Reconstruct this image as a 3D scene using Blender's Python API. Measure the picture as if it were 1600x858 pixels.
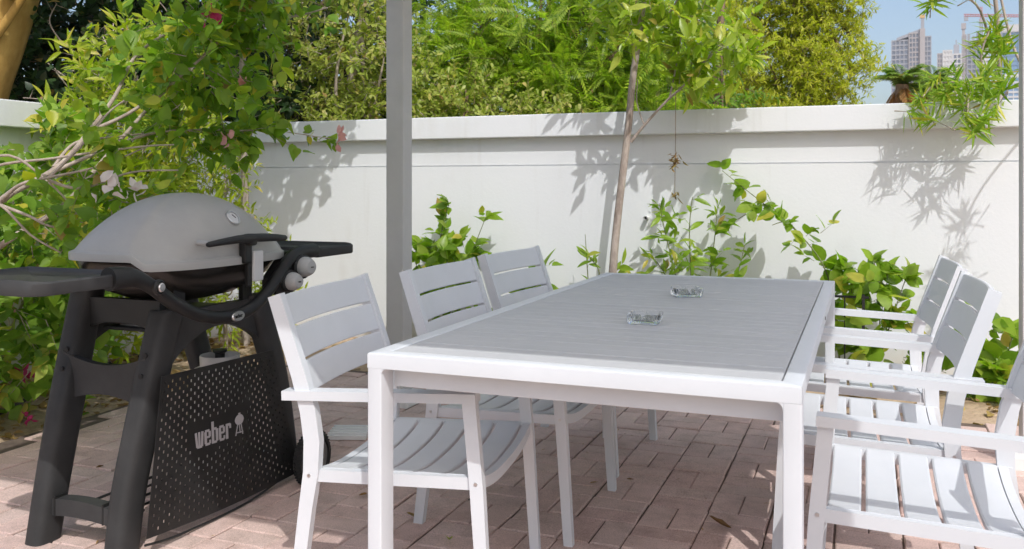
import bpy, bmesh, math, random
import numpy as np
from mathutils import Vector, Matrix

for o in list(bpy.data.objects):
    bpy.data.objects.remove(o)
scene = bpy.context.scene
COL = scene.collection
R = math.radians

# ------------------------------------------------------------------ camera
CAM_H, CAM_YAW, FOC = 1.13, R(21.4), 1405.0 / 1600.0
cam_d = bpy.data.cameras.new("camera")
cam = bpy.data.objects.new("camera", cam_d)
COL.objects.link(cam)
cam.location = (0, 0, CAM_H)
cam.rotation_euler = (R(90), 0, CAM_YAW)
cam_d.sensor_width = 36.0
cam_d.lens = 36.0 * FOC
cam_d.shift_y = -139.0 / 1600.0
cam_d.clip_start = 0.05
cam_d.clip_end = 6000
cam_d.dof.use_dof = True
cam_d.dof.focus_distance = 3.0
cam_d.dof.aperture_fstop = 9.0
scene.camera = cam

# ------------------------------------------------------------------ light
SUN_TO = Vector((0.50, -0.70, 1.0)).normalized()          # from the ground towards the sun
world = bpy.data.worlds.new("World")
scene.world = world
world.use_nodes = True
wn = world.node_tree.nodes
bg = wn["Background"]
sky = wn.new("ShaderNodeTexSky")
sky.sky_type = 'NISHITA'
sky.sun_disc = False
sky.sun_elevation = math.asin(SUN_TO.z)
sky.sun_rotation = math.atan2(SUN_TO.x, SUN_TO.y)
sky.air_density = 1.0
sky.dust_density = 2.9
sky.ozone_density = 1.0
world.node_tree.links.new(sky.outputs[0], bg.inputs[0])
bg.inputs[1].default_value = 0.15
sun_d = bpy.data.lights.new("sun", 'SUN')
sun_d.energy = 2.2
sun_d.angle = R(0.5)
sun_d.color = (1.0, 0.99, 0.975)
sun = bpy.data.objects.new("sun", sun_d)
COL.objects.link(sun)
sun.rotation_euler = (-SUN_TO).to_track_quat('-Z', 'Y').to_euler()
sun.location = (3, -4, 8)

scene.view_settings.view_transform = 'Standard'
scene.view_settings.look = 'None'
scene.view_settings.gamma = 1.0
scene.view_settings.exposure = 0.33
try:
    scene.cycles.max_bounces = 10
    scene.cycles.diffuse_bounces = 5
    scene.cycles.transmission_bounces = 8
    scene.cycles.transparent_max_bounces = 16
    scene.cycles.sample_clamp_indirect = 6.0
    scene.cycles.use_denoising = True
except Exception:
    pass

# ------------------------------------------------------------------ helpers
_cd = Vector((-math.sin(CAM_YAW), math.cos(CAM_YAW), 0))
_cr = Vector((math.cos(CAM_YAW), math.sin(CAM_YAW), 0))


def project(p):
    """photo pixel (1600 x 858) and depth of world points, an (n, 3) array"""
    p = np.asarray(p, float) - np.array([0, 0, CAM_H])
    d = p @ np.array(_cd)
    s = np.where(np.abs(d) < 1e-4, 1e-4, d)
    return np.stack([800 + 1405 * (p @ np.array(_cr)) / s, 290 - 1405 * p[:, 2] / s, d], 1)


def finish(bm, name, mat, smooth=19):
    me = bpy.data.meshes.new(name)
    bmesh.ops.recalc_face_normals(bm, faces=bm.faces)
    bm.to_mesh(me)
    bm.free()
    if mat:
        me.materials.append(mat)
    if smooth:
        me.polygons.foreach_set("use_smooth", [True] * len(me.polygons))
        me.set_sharp_from_angle(angle=R(smooth))
    return me


def link(name, me, parent=None, loc=None):
    o = bpy.data.objects.new(name, me)
    COL.objects.link(o)
    if parent is not None:
        o.parent = parent
    if loc is not None:
        o.location = loc
    return o


def thing(name, label, cat, loc=(0, 0, 0), rz=0.0, group=None):
    o = bpy.data.objects.new(name, None)
    COL.objects.link(o)
    o.empty_display_size = 0.1
    o.location = loc
    o.rotation_euler = (0, 0, rz)
    o["label"] = label
    o["category"] = cat
    if group:
        o["group"] = group
    return o


def tag(o, label, cat, group=None):
    o["label"] = label
    o["category"] = cat
    if group:
        o["group"] = group
    return o


def box(bm, c, s, bv=0.0, seg=2, rot=None):
    m = Matrix.Translation(c)
    if rot is not None:
        m = m @ rot.to_4x4()
    m = m @ Matrix.Diagonal((s[0], s[1], s[2], 1))
    r = bmesh.ops.create_cube(bm, size=1.0, matrix=m)
    if bv > 0:
        es = list({e for v in r["verts"] for e in v.link_edges})
        bmesh.ops.bevel(bm, geom=es, offset=bv, segments=seg, affect='EDGES', profile=0.5)


def part_box(name, mat, parent, c, s, bv=0.002, seg=2, rot=None):
    bm = bmesh.new()
    box(bm, c, s, bv, seg, rot)
    return link(name, finish(bm, name, mat), parent)


def loft(bm, rings, cap=True, closed=True):
    """skin a list of vertex rings"""
    rows = [[bm.verts.new(p) for p in ring] for ring in rings]
    n = len(rows[0])
    for a, b in zip(rows[:-1], rows[1:]):
        for i in range(n if closed else n - 1):
            j = (i + 1) % n
            try:
                bm.faces.new((a[i], a[j], b[j], b[i]))
            except ValueError:
                pass
    if cap and closed:
        for rr in (rows[0], rows[-1]):
            try:
                bm.faces.new(rr)
            except ValueError:
                pass
    return rows


def tube(bm, pts, rad, n=8, cap=True):
    pts = [Vector(p) for p in pts]
    if not hasattr(rad, "__len__"):
        rad = [rad] * len(pts)
    rings = []
    t0 = (pts[1] - pts[0]).normalized()
    ref = Vector((0, 0, 1)) if abs(t0.z) < 0.9 else Vector((1, 0, 0))
    u = t0.cross(ref).normalized()
    for i, p in enumerate(pts):
        a = pts[max(0, i - 1)]
        b = pts[min(len(pts) - 1, i + 1)]
        t = (b - a).normalized()
        u = (u - t * u.dot(t)).normalized()
        w = t.cross(u)
        rings.append([p + (u * math.cos(2 * math.pi * k / n) + w * math.sin(2 * math.pi * k / n)) * rad[i] for k in range(n)])
    loft(bm, rings, cap)


def bar_xz(bm, pts, wid, y, ty, bv=0.003):
    """flat bar whose centre line runs in the XZ plane, mitred at the bends"""
    pts = [Vector((p[0], 0, p[1])) for p in pts]
    if not hasattr(wid, "__len__"):
        wid = [wid] * len(pts)
    rings = []
    for i, p in enumerate(pts):
        a = (pts[i] - pts[i - 1]).normalized() if i else (pts[1] - pts[0]).normalized()
        b = (pts[i + 1] - pts[i]).normalized() if i < len(pts) - 1 else a
        na = Vector((-a.z, 0, a.x))
        nb = Vector((-b.z, 0, b.x))
        m = (na + nb).normalized()
        m = m / max(0.4, m.dot(na)) * wid[i] / 2
        h = ty / 2
        rings.append([p + m + Vector((0, y - h, 0)), p + m + Vector((0, y + h, 0)),
                      p - m + Vector((0, y + h, 0)), p - m + Vector((0, y - h, 0))])
    v0 = set(bm.verts)
    loft(bm, rings)
    if bv:
        es = [e for e in bm.edges if e.verts[0] not in v0]
        es = [e for e in es if len(e.link_faces) == 2 and e.calc_face_angle(0) > 0.6]
        bmesh.ops.bevel(bm, geom=es, offset=bv, segments=2, affect='EDGES', profile=0.5)


def slab(bm, grid, off):
    """plate over a grid of points, thickness along off"""
    off = Vector(off)
    n, m = len(grid), len(grid[0])
    T = [[bm.verts.new(p) for p in row] for row in grid]
    B = [[bm.verts.new(Vector(p) + off) for p in row] for row in grid]
    for i in range(n - 1):
        for j in range(m - 1):
            bm.faces.new((T[i][j], T[i + 1][j], T[i + 1][j + 1], T[i][j + 1]))
            bm.faces.new((B[i][j], B[i][j + 1], B[i + 1][j + 1], B[i + 1][j]))
    for i in range(n - 1):
        bm.faces.new((T[i][0], B[i][0], B[i + 1][0], T[i + 1][0]))
        bm.faces.new((T[i][m - 1], T[i + 1][m - 1], B[i + 1][m - 1], B[i][m - 1]))
    for j in range(m - 1):
        bm.faces.new((T[0][j], T[0][j + 1], B[0][j + 1], B[0][j]))
        bm.faces.new((T[n - 1][j], B[n - 1][j], B[n - 1][j + 1], T[n - 1][j + 1]))


def prism(bm, poly, axis, a, b, bv=0.0):
    """extrude a 2D outline along an axis from a to b; axis 0: (y, z) outline, 1: (x, z), 2: (x, y)"""
    def P(q, t):
        return ((t, q[0], q[1]), (q[0], t, q[1]), (q[0], q[1], t))[axis]
    v0 = set(bm.verts)
    loft(bm, [[P(q, a) for q in poly], [P(q, b) for q in poly]])
    if bv:
        es = [e for e in bm.edges if e.verts[0] not in v0 and len(e.link_faces) == 2 and e.calc_face_angle(0) > 0.5]
        bmesh.ops.bevel(bm, geom=es, offset=bv, segments=2, affect='EDGES', profile=0.5)


def copy_thing(root, loc, rz, label, group=None):
    c = root.copy()
    COL.objects.link(c)
    c.location = loc
    c.rotation_euler = (0, 0, rz)
    c["label"] = label
    if group:
        c["group"] = group
    for ch in list(root.children):
        d = ch.copy()
        COL.objects.link(d)
        d.parent = c
        for g in list(ch.children):
            e = g.copy()
            COL.objects.link(e)
            e.parent = d
    return c


# ------------------------------------------------------------------ materials
def new_mat(name):
    m = bpy.data.materials.new(name)
    m.use_nodes = True
    nt = m.node_tree
    return m, nt, nt.nodes, nt.links, nt.nodes["Principled BSDF"]


def ramp(nodes, stops):
    r = nodes.new("ShaderNodeValToRGB")
    e = r.color_ramp.elements
    while len(e) < len(stops):
        e.new(0.5)
    for k, (p, c) in enumerate(stops):
        e[k].position = p
        e[k].color = (*c, 1)
    return r


def paint(name, col, rough=0.4, metal=0.0, var=0.06, scale=6.0, bump=0.0, bscale=200.0, spec=0.5, coat=0.0):
    m, nt, N, L, b = new_mat(name)
    tc = N.new("ShaderNodeTexCoord")
    nz = N.new("ShaderNodeTexNoise")
    nz.inputs["Scale"].default_value = scale
    nz.inputs["Detail"].default_value = 6
    L.new(tc.outputs["Object"], nz.inputs["Vector"])
    lo = tuple(max(0, c * (1 - var)) for c in col)
    hi = tuple(min(1, c * (1 + var)) for c in col)
    r = ramp(N, [(0.3, lo), (0.7, hi)])
    L.new(nz.outputs["Fac"], r.inputs[0])
    L.new(r.outputs[0], b.inputs["Base Color"])
    mr = N.new("ShaderNodeMapRange")
    mr.inputs["To Min"].default_value = rough * 0.88
    mr.inputs["To Max"].default_value = min(1, rough * 1.15)
    L.new(nz.outputs["Fac"], mr.inputs["Value"])
    L.new(mr.outputs[0], b.inputs["Roughness"])
    b.inputs["Metallic"].default_value = metal
    b.inputs["Specular IOR Level"].default_value = spec
    b.inputs["Coat Weight"].default_value = coat
    if bump:
        n2 = N.new("ShaderNodeTexNoise")
        n2.inputs["Scale"].default_value = bscale
        n2.inputs["Detail"].default_value = 3
        L.new(tc.outputs["Object"], n2.inputs["Vector"])
        bp = N.new("ShaderNodeBump")
        bp.inputs["Strength"].default_value = bump
        bp.inputs["Distance"].default_value = 0.002
        L.new(n2.outputs["Fac"], bp.inputs["Height"])
        L.new(bp.outputs[0], b.inputs["Normal"])
    return m


M_CHAIR = paint("white_powder_coat", (0.645, 0.668, 0.695), 0.42, var=0.02, bump=0.05, bscale=900)
def per_piece(m, amt):
    """slight tone difference from one piece to the next, and dusty blotches"""
    nt = m.node_tree
    N, L = nt.nodes, nt.links
    b = N["Principled BSDF"]
    src = b.inputs["Base Color"].links[0].from_socket
    oi = N.new("ShaderNodeObjectInfo")
    mr = N.new("ShaderNodeMapRange")
    mr.inputs["To Min"].default_value = 1 - amt
    mr.inputs["To Max"].default_value = 1 + amt
    L.new(oi.outputs["Random"], mr.inputs["Value"])
    ge = N.new("ShaderNodeNewGeometry")
    nz = N.new("ShaderNodeTexNoise")
    nz.inputs["Scale"].default_value = 7
    nz.inputs["Detail"].default_value = 9
    nz.inputs["Roughness"].default_value = 0.75
    L.new(ge.outputs["Position"], nz.inputs["Vector"])
    m2 = N.new("ShaderNodeMapRange")
    m2.inputs["From Min"].default_value = 0.3
    m2.inputs["From Max"].default_value = 0.7
    m2.inputs["To Min"].default_value = 1 - amt * 1.4
    m2.inputs["To Max"].default_value = 1 + amt * 0.8
    L.new(nz.outputs["Fac"], m2.inputs["Value"])
    mu = N.new("ShaderNodeMath")
    mu.operation = 'MULTIPLY'
    L.new(mr.outputs[0], mu.inputs[0])
    L.new(m2.outputs[0], mu.inputs[1])
    hs = N.new("ShaderNodeHueSaturation")
    L.new(mu.outputs[0], hs.inputs["Value"])
    L.new(src, hs.inputs["Color"])
    L.new(hs.outputs[0], b.inputs["Base Color"])
    return m


M_SLAT = paint("pale_grey_slat", (0.495, 0.50, 0.51), 0.5, var=0.03, scale=3, bump=0.06, bscale=700)
per_piece(M_SLAT, 0.022)
per_piece(M_CHAIR, 0.02)
M_POST = paint("grey_post_paint", (0.54, 0.538, 0.53), 0.5, var=0.03)
M_POSTW = paint("white_block_paint", (0.75, 0.75, 0.74), 0.6, var=0.05)
per_piece(M_POST, 0.04)
M_LID = paint("grey_lid_enamel", (0.37, 0.362, 0.345), 0.42, var=0.03, scale=4, bump=0.03, bscale=1200)
per_piece(M_LID, 0.05)
M_BLACK = paint("black_plastic", (0.018, 0.018, 0.018), 0.42, var=0.25, spec=0.3, scale=9, bump=0.08, bscale=900)
M_TABLE = paint("charcoal_plastic", (0.050, 0.050, 0.0505), 0.45, var=0.14, spec=0.12, scale=9, bump=0.08, bscale=900)
per_piece(M_TABLE, 0.12)
M_BOWL = paint("black_enamel", (0.016, 0.015, 0.013), 0.22, var=0.3, scale=5)
M_KNOB = paint("grey_knob", (0.38, 0.38, 0.37), 0.4, var=0.05)
M_STEEL = paint("brushed_steel", (0.62, 0.62, 0.62), 0.28, metal=1.0, var=0.05)
M_SILVER = paint("silver_plastic", (0.55, 0.55, 0.55), 0.35, var=0.05)
M_RUBBER = paint("black_rubber", (0.018, 0.018, 0.018), 0.8, var=0.2)
M_HUB = paint("grey_hub", (0.16, 0.16, 0.16), 0.5, var=0.1)
M_PRINT = paint("grey_print", (0.40, 0.39, 0.41), 0.5, var=0.03)
M_GAS = paint("gas_bottle_paint", (0.62, 0.60, 0.57), 0.45, var=0.15, scale=8)
M_IRON = paint("black_iron", (0.012, 0.012, 0.012), 0.5, var=0.2)
M_HOSE = paint("black_hose", (0.02, 0.02, 0.02), 0.5, var=0.2)


def mat_canopy():
    m, nt, N, L, b = new_mat("fill_canopy_fabric")
    out = N["Material Output"]
    b.inputs["Base Color"].default_value = (0.82, 0.82, 0.80, 1)
    b.inputs["Roughness"].default_value = 0.9
    t = N.new("ShaderNodeBsdfTranslucent")
    w = N.new("ShaderNodeTexWave")
    w.inputs["Scale"].default_value = 40
    tc = N.new("ShaderNodeTexCoord")
    L.new(tc.outputs["Object"], w.inputs["Vector"])
    r = ramp(N, [(0, (0.84, 0.83, 0.80)), (1, (0.88, 0.87, 0.84))])
    L.new(w.outputs["Fac"], r.inputs[0])
    L.new(r.outputs[0], t.inputs["Color"])
    mx = N.new("ShaderNodeMixShader")
    mx.inputs[0].default_value = 0.80  # strong translucency added to brighten the shade below; cloth itself is assumed
    L.new(b.outputs[0], mx.inputs[1])
    L.new(t.outputs[0], mx.inputs[2])
    L.new(mx.outputs[0], out.inputs["Surface"])
    return m


def mat_wall():
    m, nt, N, L, b = new_mat("white_wall_paint")
    tc = N.new("ShaderNodeTexCoord")
    n1 = N.new("ShaderNodeTexNoise")
    n1.inputs["Scale"].default_value = 1.3
    n1.inputs["Detail"].default_value = 8
    n1.inputs["Roughness"].default_value = 0.65
    mp = N.new("ShaderNodeMapping")
    mp.inputs["Scale"].default_value = (1.0, 1.0, 0.35)
    L.new(tc.outputs["Object"], mp.inputs[0])
    L.new(mp.outputs[0], n1.inputs["Vector"])
    r = ramp(N, [(0.30, (0.66, 0.665, 0.665)), (0.42, (0.715, 0.732, 0.752)), (0.75, (0.735, 0.752, 0.772))])
    L.new(n1.outputs["Fac"], r.inputs[0])
    # sand splash and damp low down
    sx = N.new("ShaderNodeSeparateXYZ")
    L.new(tc.outputs["Object"], sx.inputs[0])
    n2 = N.new("ShaderNodeTexNoise")
    n2.inputs["Scale"].default_value = 5
    n2.inputs["Detail"].default_value = 5
    L.new(tc.outputs["Object"], n2.inputs["Vector"])
    ad = N.new("ShaderNodeMath")
    ad.operation = 'MULTIPLY_ADD'
    ad.inputs[1].default_value = 0.35
    L.new(n2.outputs["Fac"], ad.inputs[0])
    sb = N.new("ShaderNodeMath")
    sb.operation = 'SUBTRACT'
    sb.inputs[0].default_value = 0.05
    L.new(sx.outputs[2], sb.inputs[1])
    L.new(sb.outputs[0], ad.inputs[2])
    cl = N.new("ShaderNodeMapRange")
    cl.inputs["From Min"].default_value = 0.0
    cl.inputs["From Max"].default_value = 0.25
    cl.inputs["To Max"].default_value = 0.55
    L.new(ad.outputs[0], cl.inputs["Value"])
    mx = N.new("ShaderNodeMix")
    mx.data_type = 'RGBA'
    mx.inputs[7].default_value = (0.60, 0.50, 0.40, 1)
    L.new(cl.outputs[0], mx.inputs[0])
    L.new(r.outputs[0], mx.inputs[6])
    L.new(mx.outputs[2], b.inputs["Base Color"])
    dm = N.new("ShaderNodeMapping")
    dm.inputs["Scale"].default_value = (7, 7, 0.45)
    L.new(tc.outputs["Object"], dm.inputs[0])
    dn = N.new("ShaderNodeTexNoise")
    dn.inputs["Scale"].default_value = 1.6
    dn.inputs["Detail"].default_value = 7
    dn.inputs["Roughness"].default_value = 0.6
    L.new(dm.outputs[0], dn.inputs["Vector"])
    dr = ramp(N, [(0.29, (0.925, 0.915, 0.90)), (0.42, (1, 1, 1))])
    L.new(dn.outputs["Fac"], dr.inputs[0])
    dx = N.new("ShaderNodeMix")
    dx.data_type = 'RGBA'
    dx.blend_type = 'MULTIPLY'
    dx.inputs[0].default_value = 1
    L.new(mx.outputs[2], dx.inputs[6])
    L.new(dr.outputs[0], dx.inputs[7])
    L.new(dx.outputs[2], b.inputs["Base Color"])
    b.inputs["Roughness"].default_value = 0.85
    n3 = N.new("ShaderNodeTexNoise")
    n3.inputs["Scale"].default_value = 60
    n3.inputs["Detail"].default_value = 6
    L.new(tc.outputs["Object"], n3.inputs["Vector"])
    bp = N.new("ShaderNodeBump")
    bp.inputs["Strength"].default_value = 0.22
    bp.inputs["Distance"].default_value = 0.004
    L.new(n3.outputs["Fac"], bp.inputs["Height"])
    L.new(bp.outputs[0], b.inputs["Normal"])
    return m


def mat_soil():
    m, nt, N, L, b = new_mat("sandy_soil")
    tc = N.new("ShaderNodeTexCoord")
    n1 = N.new("ShaderNodeTexNoise")
    n1.inputs["Scale"].default_value = 4
    n1.inputs["Detail"].default_value = 10
    n1.inputs["Roughness"].default_value = 0.7
    L.new(tc.outputs["Object"], n1.inputs["Vector"])
    r = ramp(N, [(0.28, (0.20, 0.135, 0.085)), (0.45, (0.40, 0.29, 0.19)), (0.65, (0.52, 0.39, 0.27))])
    L.new(n1.outputs["Fac"], r.inputs[0])
    L.new(r.outputs[0], b.inputs["Base Color"])
    b.inputs["Roughness"].default_value = 0.95
    n2 = N.new("ShaderNodeTexNoise")
    n2.inputs["Scale"].default_value = 35
    n2.inputs["Detail"].default_value = 8
    L.new(tc.outputs["Object"], n2.inputs["Vector"])
    bp = N.new("ShaderNodeBump")
    bp.inputs["Strength"].default_value = 0.8
    bp.inputs["Distance"].default_value = 0.02
    L.new(n2.outputs["Fac"], bp.inputs["Height"])
    L.new(bp.outputs[0], b.inputs["Normal"])
    return m


def rnd_value(N, L):
    """a random 0..1 per object plus per loose piece"""
    oi = N.new("ShaderNodeObjectInfo")
    ge = N.new("ShaderNodeNewGeometry")
    ad = N.new("ShaderNodeMath")
    ad.operation = 'ADD'
    L.new(oi.outputs["Random"], ad.inputs[0])
    L.new(ge.outputs["Random Per Island"], ad.inputs[1])
    fr = N.new("ShaderNodeMath")
    fr.operation = 'FRACT'
    L.new(ad.outputs[0], fr.inputs[0])
    return fr.outputs[0]


def mat_paver():
    m, nt, N, L, b = new_mat("pink_clay_paver")
    tc = N.new("ShaderNodeTexCoord")
    rv = rnd_value(N, L)
    r = ramp(N, [(0.0, (0.52, 0.375, 0.335)), (0.35, (0.57, 0.42, 0.375)), (0.7, (0.60, 0.45, 0.40)), (1.0, (0.54, 0.415, 0.37))])
    L.new(rv, r.inputs[0])
    ge = N.new("ShaderNodeNewGeometry")
    n1 = N.new("ShaderNodeTexNoise")
    n1.inputs["Scale"].default_value = 9
    n1.inputs["Detail"].default_value = 8
    n1.inputs["Roughness"].default_value = 0.7
    L.new(ge.outputs["Position"], n1.inputs["Vector"])
    r2 = ramp(N, [(0.28, (0.78, 0.77, 0.75)), (0.5, (1.06, 1.06, 1.06)), (0.72, (1.20, 1.20, 1.21))])
    L.new(n1.outputs["Fac"], r2.inputs[0])
    mu = N.new("ShaderNodeMix")
    mu.data_type = 'RGBA'
    mu.blend_type = 'MULTIPLY'
    mu.inputs[0].default_value = 1
    L.new(r.outputs[0], mu.inputs[6])
    L.new(r2.outputs[0], mu.inputs[7])
    n3 = N.new("ShaderNodeTexNoise")
    n3.inputs["Scale"].default_value = 260
    n3.inputs["Detail"].default_value = 3
    L.new(ge.outputs["Position"], n3.inputs["Vector"])
    r3 = ramp(N, [(0.36, (0.80, 0.78, 0.76)), (0.52, (1.04, 1.04, 1.04)), (0.68, (1.16, 1.15, 1.14))])
    L.new(n3.outputs["Fac"], r3.inputs[0])
    mu2 = N.new("ShaderNodeMix")
    mu2.data_type = 'RGBA'
    mu2.blend_type = 'MULTIPLY'
    mu2.inputs[0].default_value = 1
    L.new(mu.outputs[2], mu2.inputs[6])
    L.new(r3.outputs[0], mu2.inputs[7])
    # sandy dust in patches
    n4 = N.new("ShaderNodeTexNoise")
    n4.inputs["Scale"].default_value = 2.1
    n4.inputs["Detail"].default_value = 7
    L.new(ge.outputs["Position"], n4.inputs["Vector"])
    r4 = ramp(N, [(0.5, (0, 0, 0)), (0.75, (0.4, 0.4, 0.4))])
    L.new(n4.outputs["Fac"], r4.inputs[0])
    mx = N.new("ShaderNodeMix")
    mx.data_type = 'RGBA'
    mx.inputs[7].default_value = (0.50, 0.40, 0.33, 1)
    L.new(r4.outputs[0], mx.inputs[0])
    L.new(mu2.outputs[2], mx.inputs[6])
    L.new(mx.outputs[2], b.inputs["Base Color"])
    b.inputs["Roughness"].default_value = 0.85
    b.inputs["Specular IOR Level"].default_value = 0.3
    bp = N.new("ShaderNodeBump")
    bp.inputs["Strength"].default_value = 0.35
    bp.inputs["Distance"].default_value = 0.003
    L.new(n3.outputs["Fac"], bp.inputs["Height"])
    L.new(bp.outputs[0], b.inputs["Normal"])
    return m


def mat_leaf(name, cols, trans, tmix=0.38, rough=0.42, spec=0.35, old=True):
    m, nt, N, L, b = new_mat(name)
    out = N["Material Output"]
    rv = rnd_value(N, L)
    k = len(cols)
    yl = cols[-1]
    st = [(0.90 * i / max(1, k - 1), c) for i, c in enumerate(cols)]
    if old:                                   # a few ageing leaves turned yellow or brown
        st += [(0.982, (min(.5, yl[0] * 1.5), yl[1] * 1.02, yl[2])), (0.996, (.30, .20, .07))]
    r = ramp(N, st)
    L.new(rv, r.inputs[0])
    ge = N.new("ShaderNodeNewGeometry")
    n1 = N.new("ShaderNodeTexNoise")
    n1.inputs["Scale"].default_value = 25
    L.new(ge.outputs["Position"], n1.inputs["Vector"])
    hs = N.new("ShaderNodeHueSaturation")
    mr = N.new("ShaderNodeMapRange")
    mr.inputs["To Min"].default_value = 0.75
    mr.inputs["To Max"].default_value = 1.25
    L.new(n1.outputs["Fac"], mr.inputs["Value"])
    L.new(mr.outputs[0], hs.inputs["Value"])
    L.new(r.outputs[0], hs.inputs["Color"])
    L.new(hs.outputs[0], b.inputs["Base Color"])
    b.inputs["Roughness"].default_value = rough
    b.inputs["Specular IOR Level"].default_value = spec
    t = N.new("ShaderNodeBsdfTranslucent")
    mu = N.new("ShaderNodeMix")
    mu.data_type = 'RGBA'
    mu.blend_type = 'MULTIPLY'
    mu.inputs[0].default_value = 1
    mu.inputs[7].default_value = (*trans, 1)
    L.new(hs.outputs[0], mu.inputs[6])
    L.new(mu.outputs[2], t.inputs["Color"])
    mx = N.new("ShaderNodeMixShader")
    mx.inputs[0].default_value = tmix
    L.new(b.outputs[0], mx.inputs[1])
    L.new(t.outputs[0], mx.inputs[2])
    L.new(mx.outputs[0], out.inputs["Surface"])
    return m


def mat_bark(name, lo, hi, scale=18.0):
    m, nt, N, L, b = new_mat(name)
    tc = N.new("ShaderNodeTexCoord")
    mp = N.new("ShaderNodeMapping")
    mp.inputs["Scale"].default_value = (1, 1, 0.35)
    L.new(tc.outputs["Object"], mp.inputs[0])
    n1 = N.new("ShaderNodeTexNoise")
    n1.inputs["Scale"].default_value = scale
    n1.inputs["Detail"].default_value = 8
    n1.inputs["Roughness"].default_value = 0.7
    L.new(mp.outputs[0], n1.inputs["Vector"])
    r = ramp(N, [(0.32, lo), (0.62, hi)])
    L.new(n1.outputs["Fac"], r.inputs[0])
    L.new(r.outputs[0], b.inputs["Base Color"])
    b.inputs["Roughness"].default_value = 0.9
    bp = N.new("ShaderNodeBump")
    bp.inputs["Strength"].default_value = 0.6
    bp.inputs["Distance"].default_value = 0.01
    L.new(n1.outputs["Fac"], bp.inputs["Height"])
    L.new(bp.outputs[0], b.inputs["Normal"])
    return m


M_WALL = mat_wall()
M_SOIL = mat_soil()
M_PAVER = mat_paver()
M_JOINT = paint("dark_sand_joint", (0.13, 0.095, 0.075), 0.95, var=0.35, scale=30)
M_GAP = paint("grooved_dirt", (0.30, 0.26, 0.20), 0.9, var=0.2)

# ------------------------------------------------------------------ ground and paving
WALL_Y, WALL_X, WALL_TOP = 5.70, -4.46, 1.605
rng = np.random.default_rng(7)

bm = bmesh.new()
bmesh.ops.create_grid(bm, x_segments=2, y_segments=2, size=4000, matrix=Matrix.Translation((0, 1000, -0.030)))
ground = link("ground", finish(bm, "ground", M_SOIL, 0))
ground["kind"] = "structure"


def bump_noise(x, y):
    return (0.5 * math.sin(3.1 * x + 1.3 * y) * math.sin(2.3 * y - 0.7 * x + 1.0) + 0.3 * math.sin(7.7 * x - 3.9 * y)
            + 0.2 * math.sin(13.0 * x + 11.0 * y + 2.0) * math.sin(9.0 * x - 15.0 * y))


def soil_bed(name, x0, x1, y0, y1, edge):
    """garden bed as a lumpy sheet; edge(x, y) is the distance to the paving"""
    nx, ny = int((x1 - x0) / 0.06) + 1, int((y1 - y0) / 0.06) + 1
    b_ = bmesh.new()
    V = []
    for i in range(nx + 1):
        row = []
        for j in range(ny + 1):
            x = x0 + (x1 - x0) * i / nx
            y = y0 + (y1 - y0) * j / ny
            e = edge(x, y)
            z = 0.002 + min(1, max(0, e) / 0.35) * (0.030 + 0.022 * bump_noise(x * 1.5, y * 1.5))
            row.append(b_.verts.new((x, y, z)))
        V.append(row)
    for i in range(nx):
        for j in range(ny):
            b_.faces.new((V[i][j], V[i + 1][j], V[i + 1][j + 1], V[i][j + 1]))
    o = link(name, finish(b_, name, M_SOIL, 80))
    o["kind"] = "structure"
    return o


PX0, PX1, PY0, PY1 = -3.50, 2.40, 0.50, 4.72
soil_bed("garden_bed", WALL_X + 0.02, PX0, 0.5, WALL_Y - 0.02, lambda x, y: PX0 - x)
soil_bed("garden_bed", PX0, 3.2, PY1, WALL_Y - 0.02, lambda x, y: y - PY1)

bm = bmesh.new()
box(bm, ((PX0 + PX1) / 2, (PY0 + PY1) / 2, -0.0135), (PX1 - PX0, PY1 - PY0, 0.049))
paving = link("pavement", finish(bm, "pavement", M_JOINT, 0))
paving["kind"] = "structure"


def brick_mesh(name, seed):
    r_ = random.Random(seed)
    b_ = bmesh.new()
    l, w, h, c = 0.0986, 0.0485, 0.014, 0.0040
    def j(a=0.0017):
        return r_.uniform(-a, a)
    bot = [b_.verts.new((x * l, y * w, -0.01)) for x, y in ((-1, -1), (1, -1), (1, 1), (-1, 1))]
    mid = [b_.verts.new((x * l + j(), y * w + j(), h - c + j(0.0008))) for x, y in ((-1, -1), (1, -1), (1, 1), (-1, 1))]
    top = [b_.verts.new((v.co.x - math.copysign(c, v.co.x), v.co.y - math.copysign(c, v.co.y), h + j(0.0008))) for v in mid]
    for a, b2 in ((bot, mid), (mid, top)):
        for i in range(4):
            k = (i + 1) % 4
            b_.faces.new((a[i], a[k], b2[k], b2[i]))
    b_.faces.new(top)
    return finish(b_, name, M_PAVER, 0)


BRICKS = [brick_mesh("brick_mesh", s) for s in range(8)]
MOD = 0.2035
cells = []
ix0, ix1 = int(math.floor((PX0 + 0.70) / MOD)) - 1, int(math.ceil((PX1 + 0.70) / MOD)) + 1
iy0, iy1 = int(math.floor((PY0 - 2.90) / MOD)) - 1, int(math.ceil((PY1 - 2.90) / MOD)) + 1
for ix in range(ix0, ix1):
    for iy in range(iy0, iy1):
        cx, cy = -0.70 + (ix + 0.5) * MOD, 2.90 + (iy + 0.5) * MOD
        along_y = (ix + iy) % 2 == 0
        for s in (-1, 1):
            x, y = (cx + s * MOD / 4, cy) if along_y else (cx, cy + s * MOD / 4)
            if x - 0.06 < PX0 or x + 0.06 > PX1 or y - 0.06 < PY0 or y + 0.06 > PY1:
                continue
            cells.append((x, y, along_y))
cells = np.array(cells)
pr = project(np.c_[cells[:, 0], cells[:, 1], np.zeros(len(cells))])
inside = (pr[:, 2] > 0.3) & (pr[:, 0] > -40) & (pr[:, 0] < 1640) & (pr[:, 1] < 900)
score = np.where(inside, 1.0 / np.maximum(pr[:, 2], 0.1), 0)
order = np.argsort(-score)
near = set(order[:300].tolist())
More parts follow.
